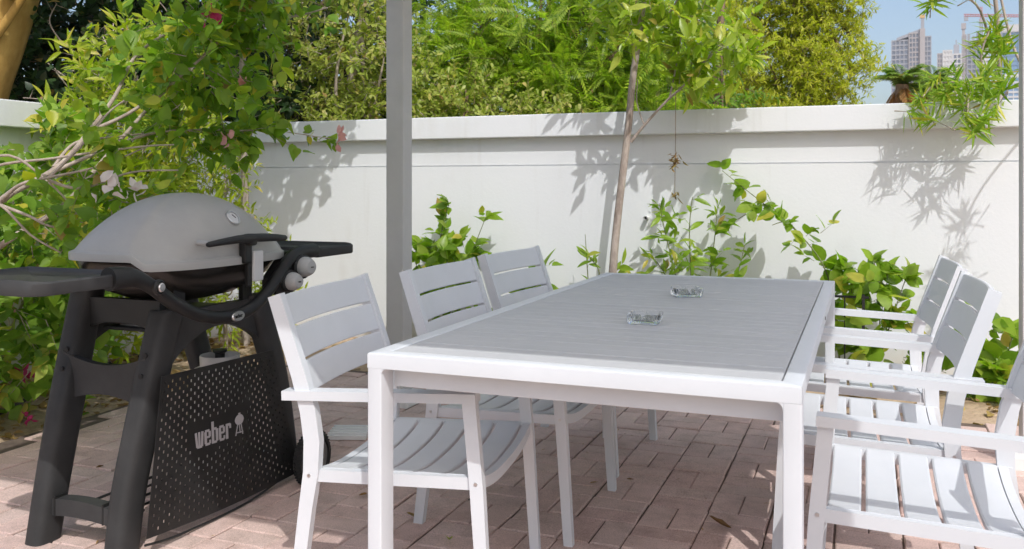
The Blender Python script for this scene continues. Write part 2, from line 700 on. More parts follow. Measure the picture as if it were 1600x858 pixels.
rest_v, rest_f = [], []
for k, (x, y, ay) in enumerate(cells):
    me = BRICKS[k * 5 % 8]
    rz = (math.pi / 2 if ay else 0) + (math.pi if rng.random() < .5 else 0) + rng.normal(0, 0.006)
    z = 0.0045 + rng.normal(0, 0.0016)
    mat_ = Matrix.Translation((x + rng.normal(0, 0.0008), y + rng.normal(0, 0.0008), z)) @ Matrix.Rotation(rz, 4, 'Z') @ Matrix.Rotation(rng.normal(0, 0.010), 4, 'X') @ Matrix.Rotation(rng.normal(0, 0.006), 4, 'Y')
    if k in near:
        o = link("brick", me, paving)
        o.matrix_basis = mat_
    else:
        b0 = len(rest_v)
        rest_v += [mat_ @ v.co for v in me.vertices]
        rest_f += [[b0 + i for i in p.vertices] for p in me.polygons]
me = bpy.data.meshes.new("bricks")
me.from_pydata([tuple(v) for v in rest_v], [], rest_f)
me.materials.append(M_PAVER)
o = link("bricks", me, paving)
o["kind"] = "stuff"

# ------------------------------------------------------------------ boundary walls
def make_wall(name, label, x0, x1, y0, y1, along_x):
    t = thing(name, label, "wall", ((x0 + x1) / 2, (y0 + y1) / 2, 0))
    cx, cy = t.location.x, t.location.y
    sx, sy = x1 - x0, y1 - y0
    b_ = bmesh.new()
    # the body in two lifts, the upper one set 4 mm back so that the joint line shows
    zj = 1.263
    if along_x:
        box(b_, (0, 0, zj / 2 - 0.1), (sx, sy, zj + 0.2))
        box(b_, (0, 0.006, (zj + 0.008 + 1.46) / 2), (sx, sy - 0.004, 1.46 - zj - 0.008))
        box(b_, (0, 0.012, zj + 0.004), (sx, sy - 0.012, 0.02))
    else:
        box(b_, (0, 0, zj / 2 - 0.1), (sx, sy, zj + 0.2))
        box(b_, (-0.006, 0, (zj + 0.008 + 1.46) / 2), (sx - 0.004, sy, 1.46 - zj - 0.008))
        box(b_, (-0.012, 0, zj + 0.004), (sx - 0.012, sy, 0.02))
    link("wall_body", finish(b_, "wall_body", M_WALL, 0), t)
    b_ = bmesh.new()
    ov = 0.061
    if along_x:
        box(b_, (0, 0, (1.455 + WALL_TOP) / 2), (sx, sy + 2 * ov, WALL_TOP - 1.455), 0.006)
    else:
        box(b_, (0, 0, (1.455 + WALL_TOP) / 2), (sx + 2 * ov, sy, WALL_TOP - 1.455), 0.006)
    link("coping", finish(b_, "coping", M_WALL), t)
    return t


WT = 0.18
back_wall = make_wall("garden_wall", "long white painted garden wall with a thick coping across the back", WALL_X - WT + 0.0, 6.0, WALL_Y, WALL_Y + WT, True)
left_wall = make_wall("garden_wall", "white garden wall running along the left bed behind the bougainvillea", WALL_X - WT, WALL_X, -2.0, WALL_Y - 0.064, False)

bm = bmesh.new()
tube(bm, [(0, 0, 0), (0, -0.05, -0.004)], [0.014, 0.014], 12, False)
tube(bm, [(0, 0, 0), (0, -0.05, -0.004)], [0.010, 0.010], 12, False)
sp = link("drain_spout", finish(bm, "drain_spout", M_POSTW), None, (-1.30, WALL_Y, 0.925))
tag(sp, "small white pipe end sticking out of the back wall beside the young tree", "pipe")
bm = bmesh.new()
tube(bm, [(0, 0.0, 0), (0, -0.004, 0)], [0.0105, 0.0105], 12)
link("pipe_bore", finish(bm, "pipe_bore", M_IRON), sp, (0, -0.03, 0))

# ------------------------------------------------------------------ pergola
ROOF_Z = 2.16
pg = thing("pergola", "grey post pergola with a flat pale canopy standing over the dining table", "pergola", (-0.80, 2.55, 0))


def pg_box(name, mat, c, s, bv=0.004):
    return part_box(name, mat, pg, (c[0] + 0.80, c[1] - 2.55, c[2]), s, bv)


for (x, y) in ((-2.22, 4.08), (0.629, 4.08), (-2.22, 1.08), (0.622, 1.08)):
    pg_box("post", M_POST, (x, y, ROOF_Z / 2), (0.098, 0.098, ROOF_Z - 0.004))
    if y > 2:
        pg_box("post_base", M_POSTW, (x, y - 0.005, 0.045), (0.20, 0.20, 0.062), 0.008)
for x in (-2.22, 0.622):
    pg_box("beam", M_POST, (x, 2.56, ROOF_Z + 0.052), (0.10, 3.22, 0.10))
for y in (1.0, 4.12):
    pg_box("beam", M_POST, (-0.80, y, ROOF_Z + 0.050), (2.738, 0.094, 0.096))
for k in range(1, 6):
    pg_box("rafter", M_POST, (-2.22 + 2.842 * k / 6, 2.56, ROOF_Z + 0.06), (0.04, 3.02, 0.06))
bm = bmesh.new()
box(bm, (0.0, 0.01, ROOF_Z + 0.110), (2.944, 3.24, 0.008))
link("canopy", finish(bm, "canopy", mat_canopy(), 0), pg)
# ------------------------------------------------------------------ dining table
TX0, TX1, TY0, TY1, TZ = -1.075, -0.112, 1.822, 3.892, 0.742
tb = thing("dining_table", "long white framed dining table with a pale grey slatted top", "table", ((TX0 + TX1) / 2, (TY0 + TY1) / 2, 0))
tcx, tcy = tb.location.x, tb.location.y
hw, hl = (TX1 - TX0) / 2, (TY1 - TY0) / 2


def mitre_rail(name, p0, p1, inward, w, z0, z1):
    """top frame rail with mitred ends"""
    d = (Vector(p1) - Vector(p0)).normalized()
    n = Vector(inward)
    a, b2 = Vector(p0), Vector(p1)
    poly = [a, b2, b2 + n * w - d * w, a + n * w + d * w]
    g = 0.0004
    poly[0] += d * g
    poly[1] -= d * g
    poly[2] -= d * g
    poly[3] += d * g
    b_ = bmesh.new()
    loft(b_, [[(q.x, q.y, z0) for q in poly], [(q.x, q.y, z1) for q in poly]])
    es = [e for e in b_.edges if abs(e.verts[0].co.z - e.verts[1].co.z) < 1e-6]
    top_out = [e for e in es if e.verts[0].co.z > (z0 + z1) / 2 and abs((e.verts[0].co - e.verts[1].co).normalized().dot(d)) > 0.99]
    bmesh.ops.bevel(b_, geom=top_out, offset=0.004, segments=3, affect='EDGES', profile=0.5)
    return link(name, finish(b_, name, M_CHAIR), tb)


FW, FZ0 = 0.040, TZ - 0.035
mitre_rail("frame_rail", (-hw, -hl, 0), (hw, -hl, 0), (0, 1, 0), FW, FZ0, TZ)
mitre_rail("frame_rail", (hw, -hl, 0), (hw, hl, 0), (-1, 0, 0), FW, FZ0, TZ)
mitre_rail("frame_rail", (hw, hl, 0), (-hw, hl, 0), (0, -1, 0), FW, FZ0, TZ)
mitre_rail("frame_rail", (-hw, hl, 0), (-hw, -hl, 0), (1, 0, 0), FW, FZ0, TZ)
n_sl = 30
sy0, sy1 = -hl + FW + 0.004, hl - FW - 0.004
pit = (sy1 - sy0) / n_sl
for k in range(n_sl):
    part_box("slat", M_SLAT, tb, (0, sy0 + (k + 0.5) * pit, TZ - 0.0105 + random.Random(k).uniform(-.0005, .0005)), (2 * (hw - FW) - 0.006, pit - 0.0018, 0.018), 0.0016, 1)
LX, LY = 0.036, 0.060
for sx in (-1, 1):
    for sy in (-1, 1):
        ol = []
        for cx_, cy_, a0 in ((1, 1, 0), (-1, 1, 90), (-1, -1, 180), (1, -1, 270)):
            for k in range(4):
                a = R(a0 + 30 * k)
                ol.append((sx * (hw - LX / 2 - 0.0003) + cx_ * (LX / 2 - 0.003) + 0.003 * math.cos(a), sy * (hl - LY / 2 - 0.0003) + cy_ * (LY / 2 - 0.003) + 0.003 * math.sin(a)))
        b_ = bmesh.new()
        loft(b_, [[(x, y, 0.010) for x, y in ol], [(x, y, FZ0 - 0.0004) for x, y in ol]])
        link("leg", finish(b_, "leg", M_CHAIR, 40), tb)
        # rounded gusset in the inner corner under the end rail
        gs = [(0, 0)] + [(0.014 - 0.014 * math.sin(R(15 * k)), -0.014 + 0.014 * math.cos(R(15 * k))) for k in range(7)]
        b_ = bmesh.new()
        prism(b_, [(sx * (hw - LX - 0.0002) - sx * (0.014 - p[0]) * 1.0 + sx * 0.0 if False else sx * (hw - LX + 0.0005 - p[0]), FZ0 + 0.0005 + p[1]) for p in [(0, 0), (0.014, 0), (0.0072, -0.0028), (0.0028, -0.0072), (0, -0.014)]], 1, sy * (hl - 0.001), sy * (hl - FW + 0.001))
        link("gusset", finish(b_, "gusset", M_CHAIR), tb)
        part_box("foot", M_RUBBER, tb, (sx * (hw - LX / 2), sy * (hl - LY / 2), 0.010), (LX - 0.008, LY - 0.008, 0.016), 0.001)
for sy in (-1, 1):
    part_box("apron", M_CHAIR, tb, (0, sy * (hl - 0.072), 0.678), (2 * hw - 2 * LX - 0.002, 0.022, 0.046), 0.002)
for sx in (-1, 1):
    part_box("apron", M_CHAIR, tb, (sx * (hw - 0.062), 0, 0.678), (0.022, 2 * hl - 0.124, 0.046), 0.002)
for y in (-0.5, 0.0, 0.5):
    part_box("cross_brace", M_CHAIR, tb, (0, y, 0.69), (2 * hw - 0.15, 0.03, 0.02), 0.001)
part_box("drain_slot", M_IRON, tb, (hw - 0.0005, 0.06, TZ - 0.019), (0.004, 0.014, 0.010), 0.001)

# ------------------------------------------------------------------ chairs
def up_x(z):
    """centre line of the upright above the arm"""
    return -0.215 + (z - 0.62) * (-0.080 / 0.235)


def make_chair(label):
    t = thing("garden_armchair", label, "chair")
    W = 0.268
    for s in (-1, 1):
        b_ = bmesh.new()
        bar_xz(b_, [(-0.238, 0.006), (-0.200, 0.30), (-0.186, 0.39), (-0.183, 0.47), (-0.194, 0.545), (up_x(0.63), 0.63), (up_x(0.838), 0.838)],
               [0.032, 0.037, 0.041, 0.044, 0.043, 0.040, 0.036], s * W, 0.026)
        rl = link("rear_leg", finish(b_, "rear_leg", M_CHAIR), t)
        b_ = bmesh.new()
        box(b_, (-0.238, s * W, 0.004), (0.026, 0.020, 0.008))
        link("foot_cap", finish(b_, "foot_cap", M_RUBBER, 0), rl)
        b_ = bmesh.new()
        bar_xz(b_, [(0.278, 0.006), (0.254, 0.38), (0.234, 0.594)], [0.028, 0.034, 0.034], s * W, 0.026)
        fl = link("front_leg", finish(b_, "front_leg", M_CHAIR), t)
        b_ = bmesh.new()
        box(b_, (0.278, s * W, 0.004), (0.022, 0.020, 0.008))
        link("foot_cap", finish(b_, "foot_cap", M_RUBBER, 0), fl)
        b_ = bmesh.new()
        bar_xz(b_, [(-0.262, 0.584), (0.254, 0.6045)], 0.0235, s * W, 0.046, 0.005)
        for (x, z) in ((-0.190, 0.383), (0.252, 0.396), (-0.205, 0.588)):
            bs = bmesh.new()
            tube(bs, [(x, s * (W + 0.0125), z), (x, s * (W + 0.0148), z)], [0.0052, 0.0046], 10)
            link("screw", finish(bs, "screw", M_STEEL, 40), rl)
        link("armrest", finish(b_, "armrest", M_CHAIR), t)
        b_ = bmesh.new()
        bar_xz(b_, [(-0.200, 0.380), (0.268, 0.394)], 0.030, s * (W - 0.007), 0.022, 0.003)
        link("seat_rail", finish(b_, "seat_rail", M_CHAIR), t)
    ny = 13
    ys = [-0.252 + 0.504 * i / (ny - 1) for i in range(ny)]

    def sag(y):
        q = abs(y) / 0.252
        return -0.026 * (1 - q ** 2.6)
    for x, nm in ((0.254, "front_rail"), (-0.178, "rear_rail")):
        b_ = bmesh.new()
        z0 = 0.394 + (x - 0.268) * 0.030
        slab(b_, [[(x - 0.011, y, z0 + 0.0145 + sag(y)) for y in ys], [(x + 0.011, y, z0 + 0.0145 + sag(y)) for y in ys]], (0, 0, -0.029))
        link(nm, finish(b_, nm, M_CHAIR), t)
    for k in range(5):
        xa = -0.164 + k * 0.0815
        xb = xa + 0.0715
        b_ = bmesh.new()
        rows = []
        for x in (xa, xa + 0.004, xb - 0.004, xb):
            e = -0.003 if x in (xa, xb) else 0
            rows.append([(x, y, 0.410 + (x - 0.268) * 0.030 + sag(y) + e) for y in ys])
        slab(b_, rows, (0, 0, -0.012))
        link("seat_slat", finish(b_, "seat_slat", M_CHAIR), t)
    zs = [0.588, 0.6645, 0.6715, 0.7510, 0.7580, 0.835]
    for k in range(3):
        za, zb = zs[2 * k], zs[2 * k + 1]
        b_ = bmesh.new()
        rows = []
        for z in (za, za + 0.003, zb - 0.003, zb):
            row = []
            for i in range(ny):
                y = -0.2545 + 0.509 * i / (ny - 1)
                bow = -0.020 * (1 - (abs(y) / 0.2545) ** 2)
                e = -0.002 if z in (za, zb) else 0
                row.append((up_x(z) + 0.010 + bow + e, y, z))
            rows.append(row)
        slab(b_, rows, (-0.012, 0, -0.004))
        link("back_slat", finish(b_, "back_slat", M_CHAIR), t)
    return t


GL, GR = "chairs along the left side of the table", "chairs along the right side of the table"
ch = make_chair("white slatted armchair nearest the barbecue, at the left near corner of the table")
ch.location = (-1.163, 2.245, 0.009)
ch.rotation_euler = (0, 0, 0.125)
ch["group"] = GL
copy_thing(ch, (-1.132, 2.92, 0.009), 0.012, "white slatted armchair, middle of the left row, its back overlapping the grey post", GL)
copy_thing(ch, (-1.150, 3.63, 0.009), -0.06, "white slatted armchair at the far end of the left row, below the leafy vine", GL)
copy_thing(ch, (0.155, 2.370, 0.009), math.pi - 0.0, "white slatted armchair nearest the camera on the right side, cut by the picture edge", GR)
copy_thing(ch, (0.030, 2.99, 0.009), math.pi + 0.03, "white slatted armchair in the middle of the right row, between the other two", GR)
copy_thing(ch, (0.016, 3.70, 0.009), math.pi + 0.03, "white slatted armchair at the far end of the right row, in front of the trellis", GR)

# ------------------------------------------------------------------ glass ashtrays
mg, nt, N, L, b = new_mat("clear_glass")
b.inputs["Base Color"].default_value = (0.97, 0.985, 0.98, 1)
b.inputs["Transmission Weight"].default_value = 1.0
b.inputs["Roughness"].default_value = 0.03
b.inputs["IOR"].default_value = 1.5
nz = N.new("ShaderNodeTexNoise")
nz.inputs["Scale"].default_value = 60
bp = N.new("ShaderNodeBump")
bp.inputs["Strength"].default_value = 0.05
L.new(nz.outputs["Fac"], bp.inputs["Height"])
L.new(bp.outputs[0], b.inputs["Normal"])
M_GLASS = mg


def make_ashtray(name, label, loc, rz, half, ht, notch):
    """square fluted glass dish with a cigarette notch in each side"""
    t = thing(name, label, "ashtray", loc, rz, "glass ashtrays on the table")
    n = 88
    def ring(h, flute, zf):
        out = []
        for k in range(n):
            a = 2 * math.pi * k / n
            c, s = math.cos(a), math.sin(a)
            p = 9.0
            r = h / ((abs(c) ** p + abs(s) ** p) ** (1 / p))
            if flute:
                r += flute * (0.5 if k % 2 else -0.5)
            dn = min(abs(((a + math.pi / 4) % (math.pi / 2)) - math.pi / 4), 1)
            out.append((r * c, r * s, zf - (notch * max(0, 1 - (dn / 0.16) ** 2) if zf > ht * 0.8 else 0)))
        return out
    b_ = bmesh.new()
    rings = [ring(half * 0.90, 0, 0.0), ring(half * 0.95, 0.0014, 0.003), ring(half * 0.985, 0.0016, ht * 0.82 - 0.004), ring(half, 0.0008, ht * 0.9),
             ring(half * 0.985, 0, ht), ring(half * 0.86, 0, ht), ring(half * 0.82, 0, ht * 0.88), ring(half * 0.70, 0.0, 0.010), ring(half * 0.55, 0, 0.007)]
    loft(b_, rings)
    link("glass_dish", finish(b_, "glass_dish", M_GLASS, 25), t)
    b_ = bmesh.new()
    for k in range(8):
        a = 2 * math.pi * k / 8
        tube(b_, [(0.012 * math.cos(a), 0.012 * math.sin(a), 0.0078), (half * 0.5 * math.cos(a), half * 0.5 * math.sin(a), 0.0078)], 0.0012, 5)
    link("cut_star", finish(b_, "cut_star", M_GLASS, 60), t)
    return t


make_ashtray("ashtray", "smaller square clear glass ashtray with fluted sides, nearer the front of the table", (-0.578, 2.508, TZ + 0.0006), 0.05, 0.046, 0.028, 0.008)
make_ashtray("ashtray", "wider clear glass ashtray with a wavy rim, towards the far end of the table", (-0.582, 3.165, TZ + 0.0006), 0.42, 0.050, 0.030, 0.012)

# ------------------------------------------------------------------ gas barbecue
GX, GY = -2.19, 2.47
gr = thing("gas_barbecue", "gas barbecue with a grey domed lid on a black cart with side tables", "barbecue", (GX, GY, 0))


def G(x, y, z):
    return Vector((x - GX, y - GY, z))


def sup(a, hx, hy, p):
    c, s = math.cos(a), math.sin(a)
    r = 1.0 / ((abs(c) ** p + abs(s) ** p) ** (1 / p))
    return hx * r * c, hy * r * s


def smooth(a, b_, x):
    q = max(0, min(1, (x - a) / (b_ - a)))
    return q * q * (3 - 2 * q)


HX, HY, LYO = 0.232, 0.364, 0.012


def rim_z(px, py):
    return 0.914 - 0.030 * smooth(0.105, 0.150, px)


def lid_pt(a, t):
    """t = 0 crown, 1 rim"""
    p = 2.15 + 0.85 * t ** 3
    k = math.sin(t * math.pi / 2) ** 0.96
    x, y = sup(a, HX * k, HY * k, p)
    xr, yr = sup(a, HX, HY, 3.0)
    q = 0.50 + 0.25 * smooth(0.35, 1.0, abs(yr) / HY)      # gentler fall towards the two ends
    h = max(0.0, 1 - k ** 2.05) ** q
    z0 = rim_z(xr, yr) + 0.012
    return x, y + LYO, z0 + (1.106 - z0) * h


NA = 96
angs = [2 * math.pi * k / NA for k in range(NA)]
bm = bmesh.new()
rings = []
ts = [0.02] + [i / 18 for i in range(1, 19)]
for t in ts:
    rings.append([lid_pt(a, t) for a in angs])
fl = []
for a in angs:                                   # flared lip, then the down-turned edge
    x, y = sup(a, HX + 0.013, HY + 0.014, 3.0)
    fl.append((x, y + LYO, rim_z(*sup(a, HX, HY, 3.0)) + 0.006))
rings.append(fl)
rings.append([(x * 1.004, y * 1.004, z - 0.004) for x, y, z in fl])
rings.append([(x * 1.002, y * 1.002, z - 0.024) for x, y, z in fl])
rings.append([(x * 0.985, y * 0.99, z - 0.024) for x, y, z in fl])
rings.append([(x * 0.93, y * 0.96, z - 0.006) for x, y, z in fl])
loft(bm, rings, cap=False)
bm.faces.new([v for v in bm.verts][:NA])
lid = link("lid", finish(bm, "lid", M_LID, 40), gr)

# thermometer set in the front of the dome
ta, tt = 0.06, 0.60
pt = Vector(lid_pt(ta, tt))
nrm = (Vector(lid_pt(ta + 0.02, tt)) - pt).cross(Vector(lid_pt(ta, tt + 0.02)) - pt).normalized()
if nrm.z < 0:
    nrm = -nrm
q = nrm.to_track_quat('Z', 'Y').to_matrix().to_4x4()
q = Matrix.Translation(pt) @ q


def lathe(name, prof, mat, parent, mtx, n=28, smooth_a=35):
    b_ = bmesh.new()
    rr = [[(r * math.cos(2 * math.pi * k / n), r * math.sin(2 * math.pi * k / n), z) for k in range(n)] for r, z in prof]
    loft(b_, rr)
    me_ = finish(b_, name, mat, smooth_a)
    o_ = link(name, me_, parent)
    o_.matrix_basis = mtx
    return o_


th = lathe("thermometer", [(0.029, -0.006), (0.029, 0.006), (0.026, 0.009), (0.022, 0.009), (0.021, 0.005), (0.001, 0.005)], M_STEEL, lid, q)
lathe("dial", [(0.0205, 0.0), (0.0205, 0.0056), (0.001, 0.0058)], M_SILVER, lid, q)
b_ = bmesh.new()
box(b_, (0.004, 0.004, 0.0066), (0.003, 0.018, 0.0012), rot=Matrix.Rotation(0.6, 3, 'Z'))
nd = link("needle", finish(b_, "needle", M_IRON, 0), lid)
nd.matrix_basis = q

# bowl
bm = bmesh.new()
rings = []
prof = [(0.99, 0.905), (0.985, 0.885), (0.95, 0.86), (0.86, 0.82), (0.72, 0.785), (0.52, 0.757), (0.25, 0.742), (0.06, 0.738)]
for k, z in prof:
    ring = []
    for a in angs:
        x, y = sup(a, HX * k, HY * k, 3.0 if k > .8 else 2.6)
        xr, yr = sup(a, HX, HY, 3.0)
        ring.append((x, y + LYO, min(z, rim_z(xr, yr) - 0.003) if k > .97 else z))
    rings.append(ring)
rings.insert(0, [(x * 0.93, y * 0.93, z) for x, y, z in rings[0]])
loft(bm, rings)
link("bowl", finish(bm, "bowl", M_BOWL, 50), gr)
# fins and drip tray below the bowl
for y in (2.30, 2.64):
    b_ = bmesh.new()
    for k in range(4):
        box(b_, G(-2.05 - 0.014 * k, y + 0.012 * k, 0.745), (0.006, 0.05, 0.10), 0.001, 1)
    link("bowl_bracket", finish(b_, "bowl_bracket", M_BLACK), gr)
part_box("drip_tray", M_STEEL, gr, G(-2.20, 2.47, 0.665), (0.20, 0.34, 0.022), 0.006)
part_box("tray_rail", M_BLACK, gr, G(-2.20, 2.47, 0.690), (0.26, 0.44, 0.014), 0.003)

# lid handle
bm = bmesh.new()
hp = [(2.272, .006), (2.28, .009), (2.33, .0105), (2.42, .0135), (2.49, .0145), (2.56, .0145), (2.63, .0125), (2.675, .010), (2.684, .006)]
tube(bm, [G(-1.915, y, 0.944 + 0.010 * math.sin((y - 2.272) / 0.412 * math.pi)) for y, r in hp], [r for y, r in hp], 14)
hd = link("lid_handle", finish(bm, "lid_handle", M_BLACK, 50), gr)
bm = bmesh.new()
box(bm, G(-1.925, 2.495, 0.948), (0.044, 0.040, 0.040), 0.012, 3)
box(bm, G(-1.942, 2.495, 0.905), (0.030, 0.036, 0.075), 0.006)
link("handle_bracket", finish(bm, "handle_bracket", M_BLACK), hd)
for y in (2.30, 2.665):
    bm = bmesh.new()
    tube(bm, [G(-1.917, y, 0.946), G(-1.975, y, 0.948)], 0.008, 10)
    link("handle_arm", finish(bm, "handle_arm", M_LID), hd)
bm = bmesh.new()
box(bm, G(-1.932, 2.545, 0.856), (0.014, 0.052, 0.104), 0.005)
link("ignition_cover", finish(bm, "ignition_cover", M_SILVER), gr)
bm = bmesh.new()
box(bm, G(-1.944, 2.512, 0.842), (0.018, 0.022, 0.11), 0.004)
link("ignition_bracket", finish(bm, "ignition_bracket", M_BLACK), gr)

# curved front rail, from one side table to the other
def spline(pts, n):
    pts = [Vector(p) for p in pts]
    out = []
    for i in range(len(pts) - 1):
        p0, p1, p2, p3 = pts[max(0, i - 1)], pts[i], pts[i + 1], pts[min(len(pts) - 1, i + 2)]
        for k in range(n):
            t = k / n
            out.append(0.5 * ((2 * p1) + (p2 - p0) * t + (2 * p0 - 5 * p1 + 4 * p2 - p3) * t * t + (3 * p1 - p0 - 3 * p2 + p3) * t ** 3))
    out.append(pts[-1])
    return out


bm = bmesh.new()
rp = spline([G(-1.965, 1.925, 0.868), G(-1.955, 2.00, 0.866), G(-1.945, 2.06, 0.838), G(-1.94, 2.16, 0.772), G(-1.935, 2.27, 0.722), G(-1.93, 2.39, 0.702),
             G(-1.93, 2.50, 0.714), G(-1.935, 2.60, 0.758), G(-1.94, 2.68, 0.815), G(-1.945, 2.745, 0.862), G(-1.955, 2.82, 0.880), G(-1.965, 2.93, 0.882)], 6)
tube(bm, rp, [0.034 - 0.0125 * smooth(0, 13, i) + 0.006 * smooth(50, 66, i) for i in range(len(rp))], 16)
link("front_rail", finish(bm, "front_rail", M_BLACK, 60), gr)
# rear rail the same way, straight
bm = bmesh.new()
tube(bm, [G(-2.40, 1.96, 0.855), G(-2.41, 2.20, 0.80), G(-2.41, 2.74, 0.80), G(-2.40, 2.95, 0.862)], 0.02, 10)
link("rear_rail", finish(bm, "rear_rail", M_BLACK, 60), gr)
MX = Matrix.Rotation(R(90), 4, 'Y')                     # local z turned to face +x
for y, z in ((2.072, 0.832),):
    bo = lathe("bolt", [(0.023, 0), (0.023, 0.008), (0.019, 0.012), (0.018, 0.010)], M_BLACK, gr, Matrix.Translation(G(-1.926, y, z)) @ MX)
    lathe("bolt_head", [(0.0135, 0.0), (0.0135, 0.016), (0.011, 0.019), (0.001, 0.0195)], M_STEEL, bo, Matrix.Identity(4))
# oval badge on the rail
bm = bmesh.new()
rr = []
for s, x in ((1.0, 0.0), (1.0, 0.005), (0.92, 0.008)):
    rr.append([(x, 0.031 * s * math.cos(2 * math.pi * k / 32), 0.0165 * s * math.sin(2 * math.pi * k / 32)) for k in range(32)])
loft(bm, rr)
bd = link("badge", finish(bm, "badge", M_STEEL), gr, G(-1.9115, 2.412, 0.703))
bd.rotation_euler = (0.05, R(-8), 0)

# lettering as flat strokes: (y0, z0, y1, z1, width) in units of the x-height
GLY = {
    'w': ([(.10, 1.0, .20, .06, .19), (.20, .06, .40, .06, .16), (.40, 1.0, .40, .06, .17), (.40, .06, .62, .06, .16), (.70, 1.0, .62, .06, .19)], 0.86),
    'e': ([(.12, .12, .12, .88, .22), (.08, .93, .48, .93, .15), (.50, .52, .50, .88, .20), (.10, .52, .52, .52, .13), (.08, .07, .50, .07, .15), (.52, .07, .52, .30, .16)], 0.68),
    'b': ([(.12, 0.0, .12, 1.42, .22), (.10, .07, .48, .07, .15), (.10, .93, .48, .93, .15), (.50, .10, .50, .90, .22)], 0.68),
    'r': ([(.12, 0.0, .12, 1.0, .22), (.10, .92, .46, .92, .16), (.44, .66, .44, .94, .17)], 0.58),
}


def strokes(bm, word, o, ux, uz, n, h, asp, depth, squash=1.0):
    """flat raised letters: origin o, unit vectors along the word and up"""
    x = 0.0
    for chr_ in word:
        st, adv = GLY[chr_]
        for k, (y0, z0, y1, z1, w) in enumerate(st):
            a = Vector((x + y0 * asp, z0))
            b2 = Vector((x + y1 * asp, z1))
            d = (b2 - a).normalized()
            wd = w * (asp if abs(d.y) > 0.6 else 1.0) / 2
            nn = Vector((-d.y, d.x)) * wd
            q4 = [a + nn, a - nn, b2 - nn, b2 + nn]
            e = depth * (1 + 0.12 * k)
            base = [o + ux * p.x * h + uz * p.y * h for p in q4]
            loft(bm, [base, [p + n * e for p in base]])
        x += adv * asp
    return x * h


def kettle(bm, o, ux, uz, n, h, depth):
    """round kettle grill on three legs, height h, o under its middle"""
    def P(x, z):
        return o + ux * x * h + uz * z * h
    pts = [P(0.29 * math.cos(a) * (1.04 if abs(math.sin(a)) < .1 else 1), 0.70 + 0.235 * math.sin(a)) for a in [2 * math.pi * k / 24 for k in range(24)]]
    loft(bm, [pts, [p + n * depth for p in pts]])
    def st(x0, z0, x1, z1, w, e):
        a, b2 = Vector((x0, z0)), Vector((x1, z1))
        d = (b2 - a).normalized()
        nn = Vector((-d.y, d.x)) * w / 2
        base = [P(q.x, q.y) for q in (a + nn, a - nn, b2 - nn, b2 + nn)]
        loft(bm, [base, [p + n * e for p in base]])
    st(-.07, .97, .07, .97, .06, depth * 1.1)
    st(-.12, .48, -.24, .02, .055, depth * 1.2)
    st(.12, .48, .24, .02, .055, depth * 1.3)
    st(0, .46, .06, .10, .045, depth * 1.4)
    st(-.22, .15, .26, .12, .045, depth * 1.5)


bm = bmesh.new()
strokes(bm, "weber", Vector((0.009, -0.0205, -0.0055)), Vector((0, 1, 0)), Vector((0, 0, 1)), Vector((1, 0, 0)), 0.0085, 1.25, 0.0008)
link("badge_letters", finish(bm, "badge_letters", M_IRON, 0), bd)

# side tables
def side_table(name, y0, y1, edge_z, near):
    n = 10
    poly = []
    xa, xb = -2.385, -1.945
    corners = [(xb, y0, near), (xb, y1, not near), (xa, y1, not near), (xa, y0, near)]
    cy_ = (y0 + y1) / 2
    cx_ = (xa + xb) / 2
    for x, y, rnd in corners:
        rad = 0.055 if rnd else 0.008
        ox, oy = x + math.copysign(rad, cx_ - x), y + math.copysign(rad, cy_ - y)
        a0 = math.atan2(y - oy, x - ox) - math.pi / 4
        for k in range(n + 1):
            a = a0 + (math.pi / 2) * k / n
            poly.append((ox + rad * math.cos(a), oy + rad * math.sin(a)))
    # order the outline
    poly.sort(key=lambda p: math.atan2((p[1] - cy_) / (y1 - y0), (p[0] - cx_) / (xb - xa)))
    def z_at(x):
        return edge_z + 0.012 * math.sin(math.pi * (xb - x) / (xb - xa))
    b_ = bmesh.new()
    def ring(s, dz, top):
        return [G(cx_ + (p[0] - cx_) * s, cy_ + (p[1] - cy_) * s, (z_at(p[0]) if top else edge_z) + dz) for p in poly]
    loft(b_, [ring(0.93, -0.030, False), ring(0.985, -0.036, False), ring(1.0, -0.030, False), ring(1.0, -0.004, False), ring(0.975, 0.001, True), ring(0.93, -0.006, True), ring(0.1, -0.004, True)])
    return link(name, finish(b_, name, M_TABLE, 40), gr)


side_table("side_table", 1.675, 2.02, 0.882, True)
side_table("side_table", 2.93, 3.222, 0.890, False)
for y, z in ((2.02, 0.856), (2.90, 0.868)):
    part_box("table_hinge", M_BLACK, gr, G(-2.17, y, z), (0.36, 0.10, 0.024), 0.006)

# burner knobs
for y, z, r in ((2.80, 0.832, 0.037), (2.722, 0.786, 0.033)):
    kn = lathe("burner_knob", [(r * .96, 0), (r, 0.010), (r * .98, 0.022), (r * .80, 0.038), (r * .62, 0.046), (0.001, 0.048)], M_KNOB, gr, Matrix.Translation(G(-1.925, y, z)) @ Matrix.Rotation(R(-10), 4, 'Z') @ MX, 24)
    lathe("knob_bezel", [(r * 1.22, -0.03), (r * 1.22, 0.004), (r * 1.05, 0.008), (0.001, 0.008)], M_BLACK, kn, Matrix.Identity(4))
    bm = bmesh.new()
    box(bm, (0, 0, 0.049), (0.004, 0.013, 0.002), 0.0006, 1)
    link("knob_mark", finish(bm, "knob_mark", M_IRON), kn)
bm = bmesh.new()
prism(bm, [(2.66, .742), (2.73, .735), (2.86, .80), (2.87, .872), (2.74, .868), (2.66, .80)], 0, -2.00, -1.94, 0.004)
for v in bm.verts:
    v.co -= Vector((GX, GY, 0))
link("control_panel", finish(bm, "control_panel", M_BLACK), gr)

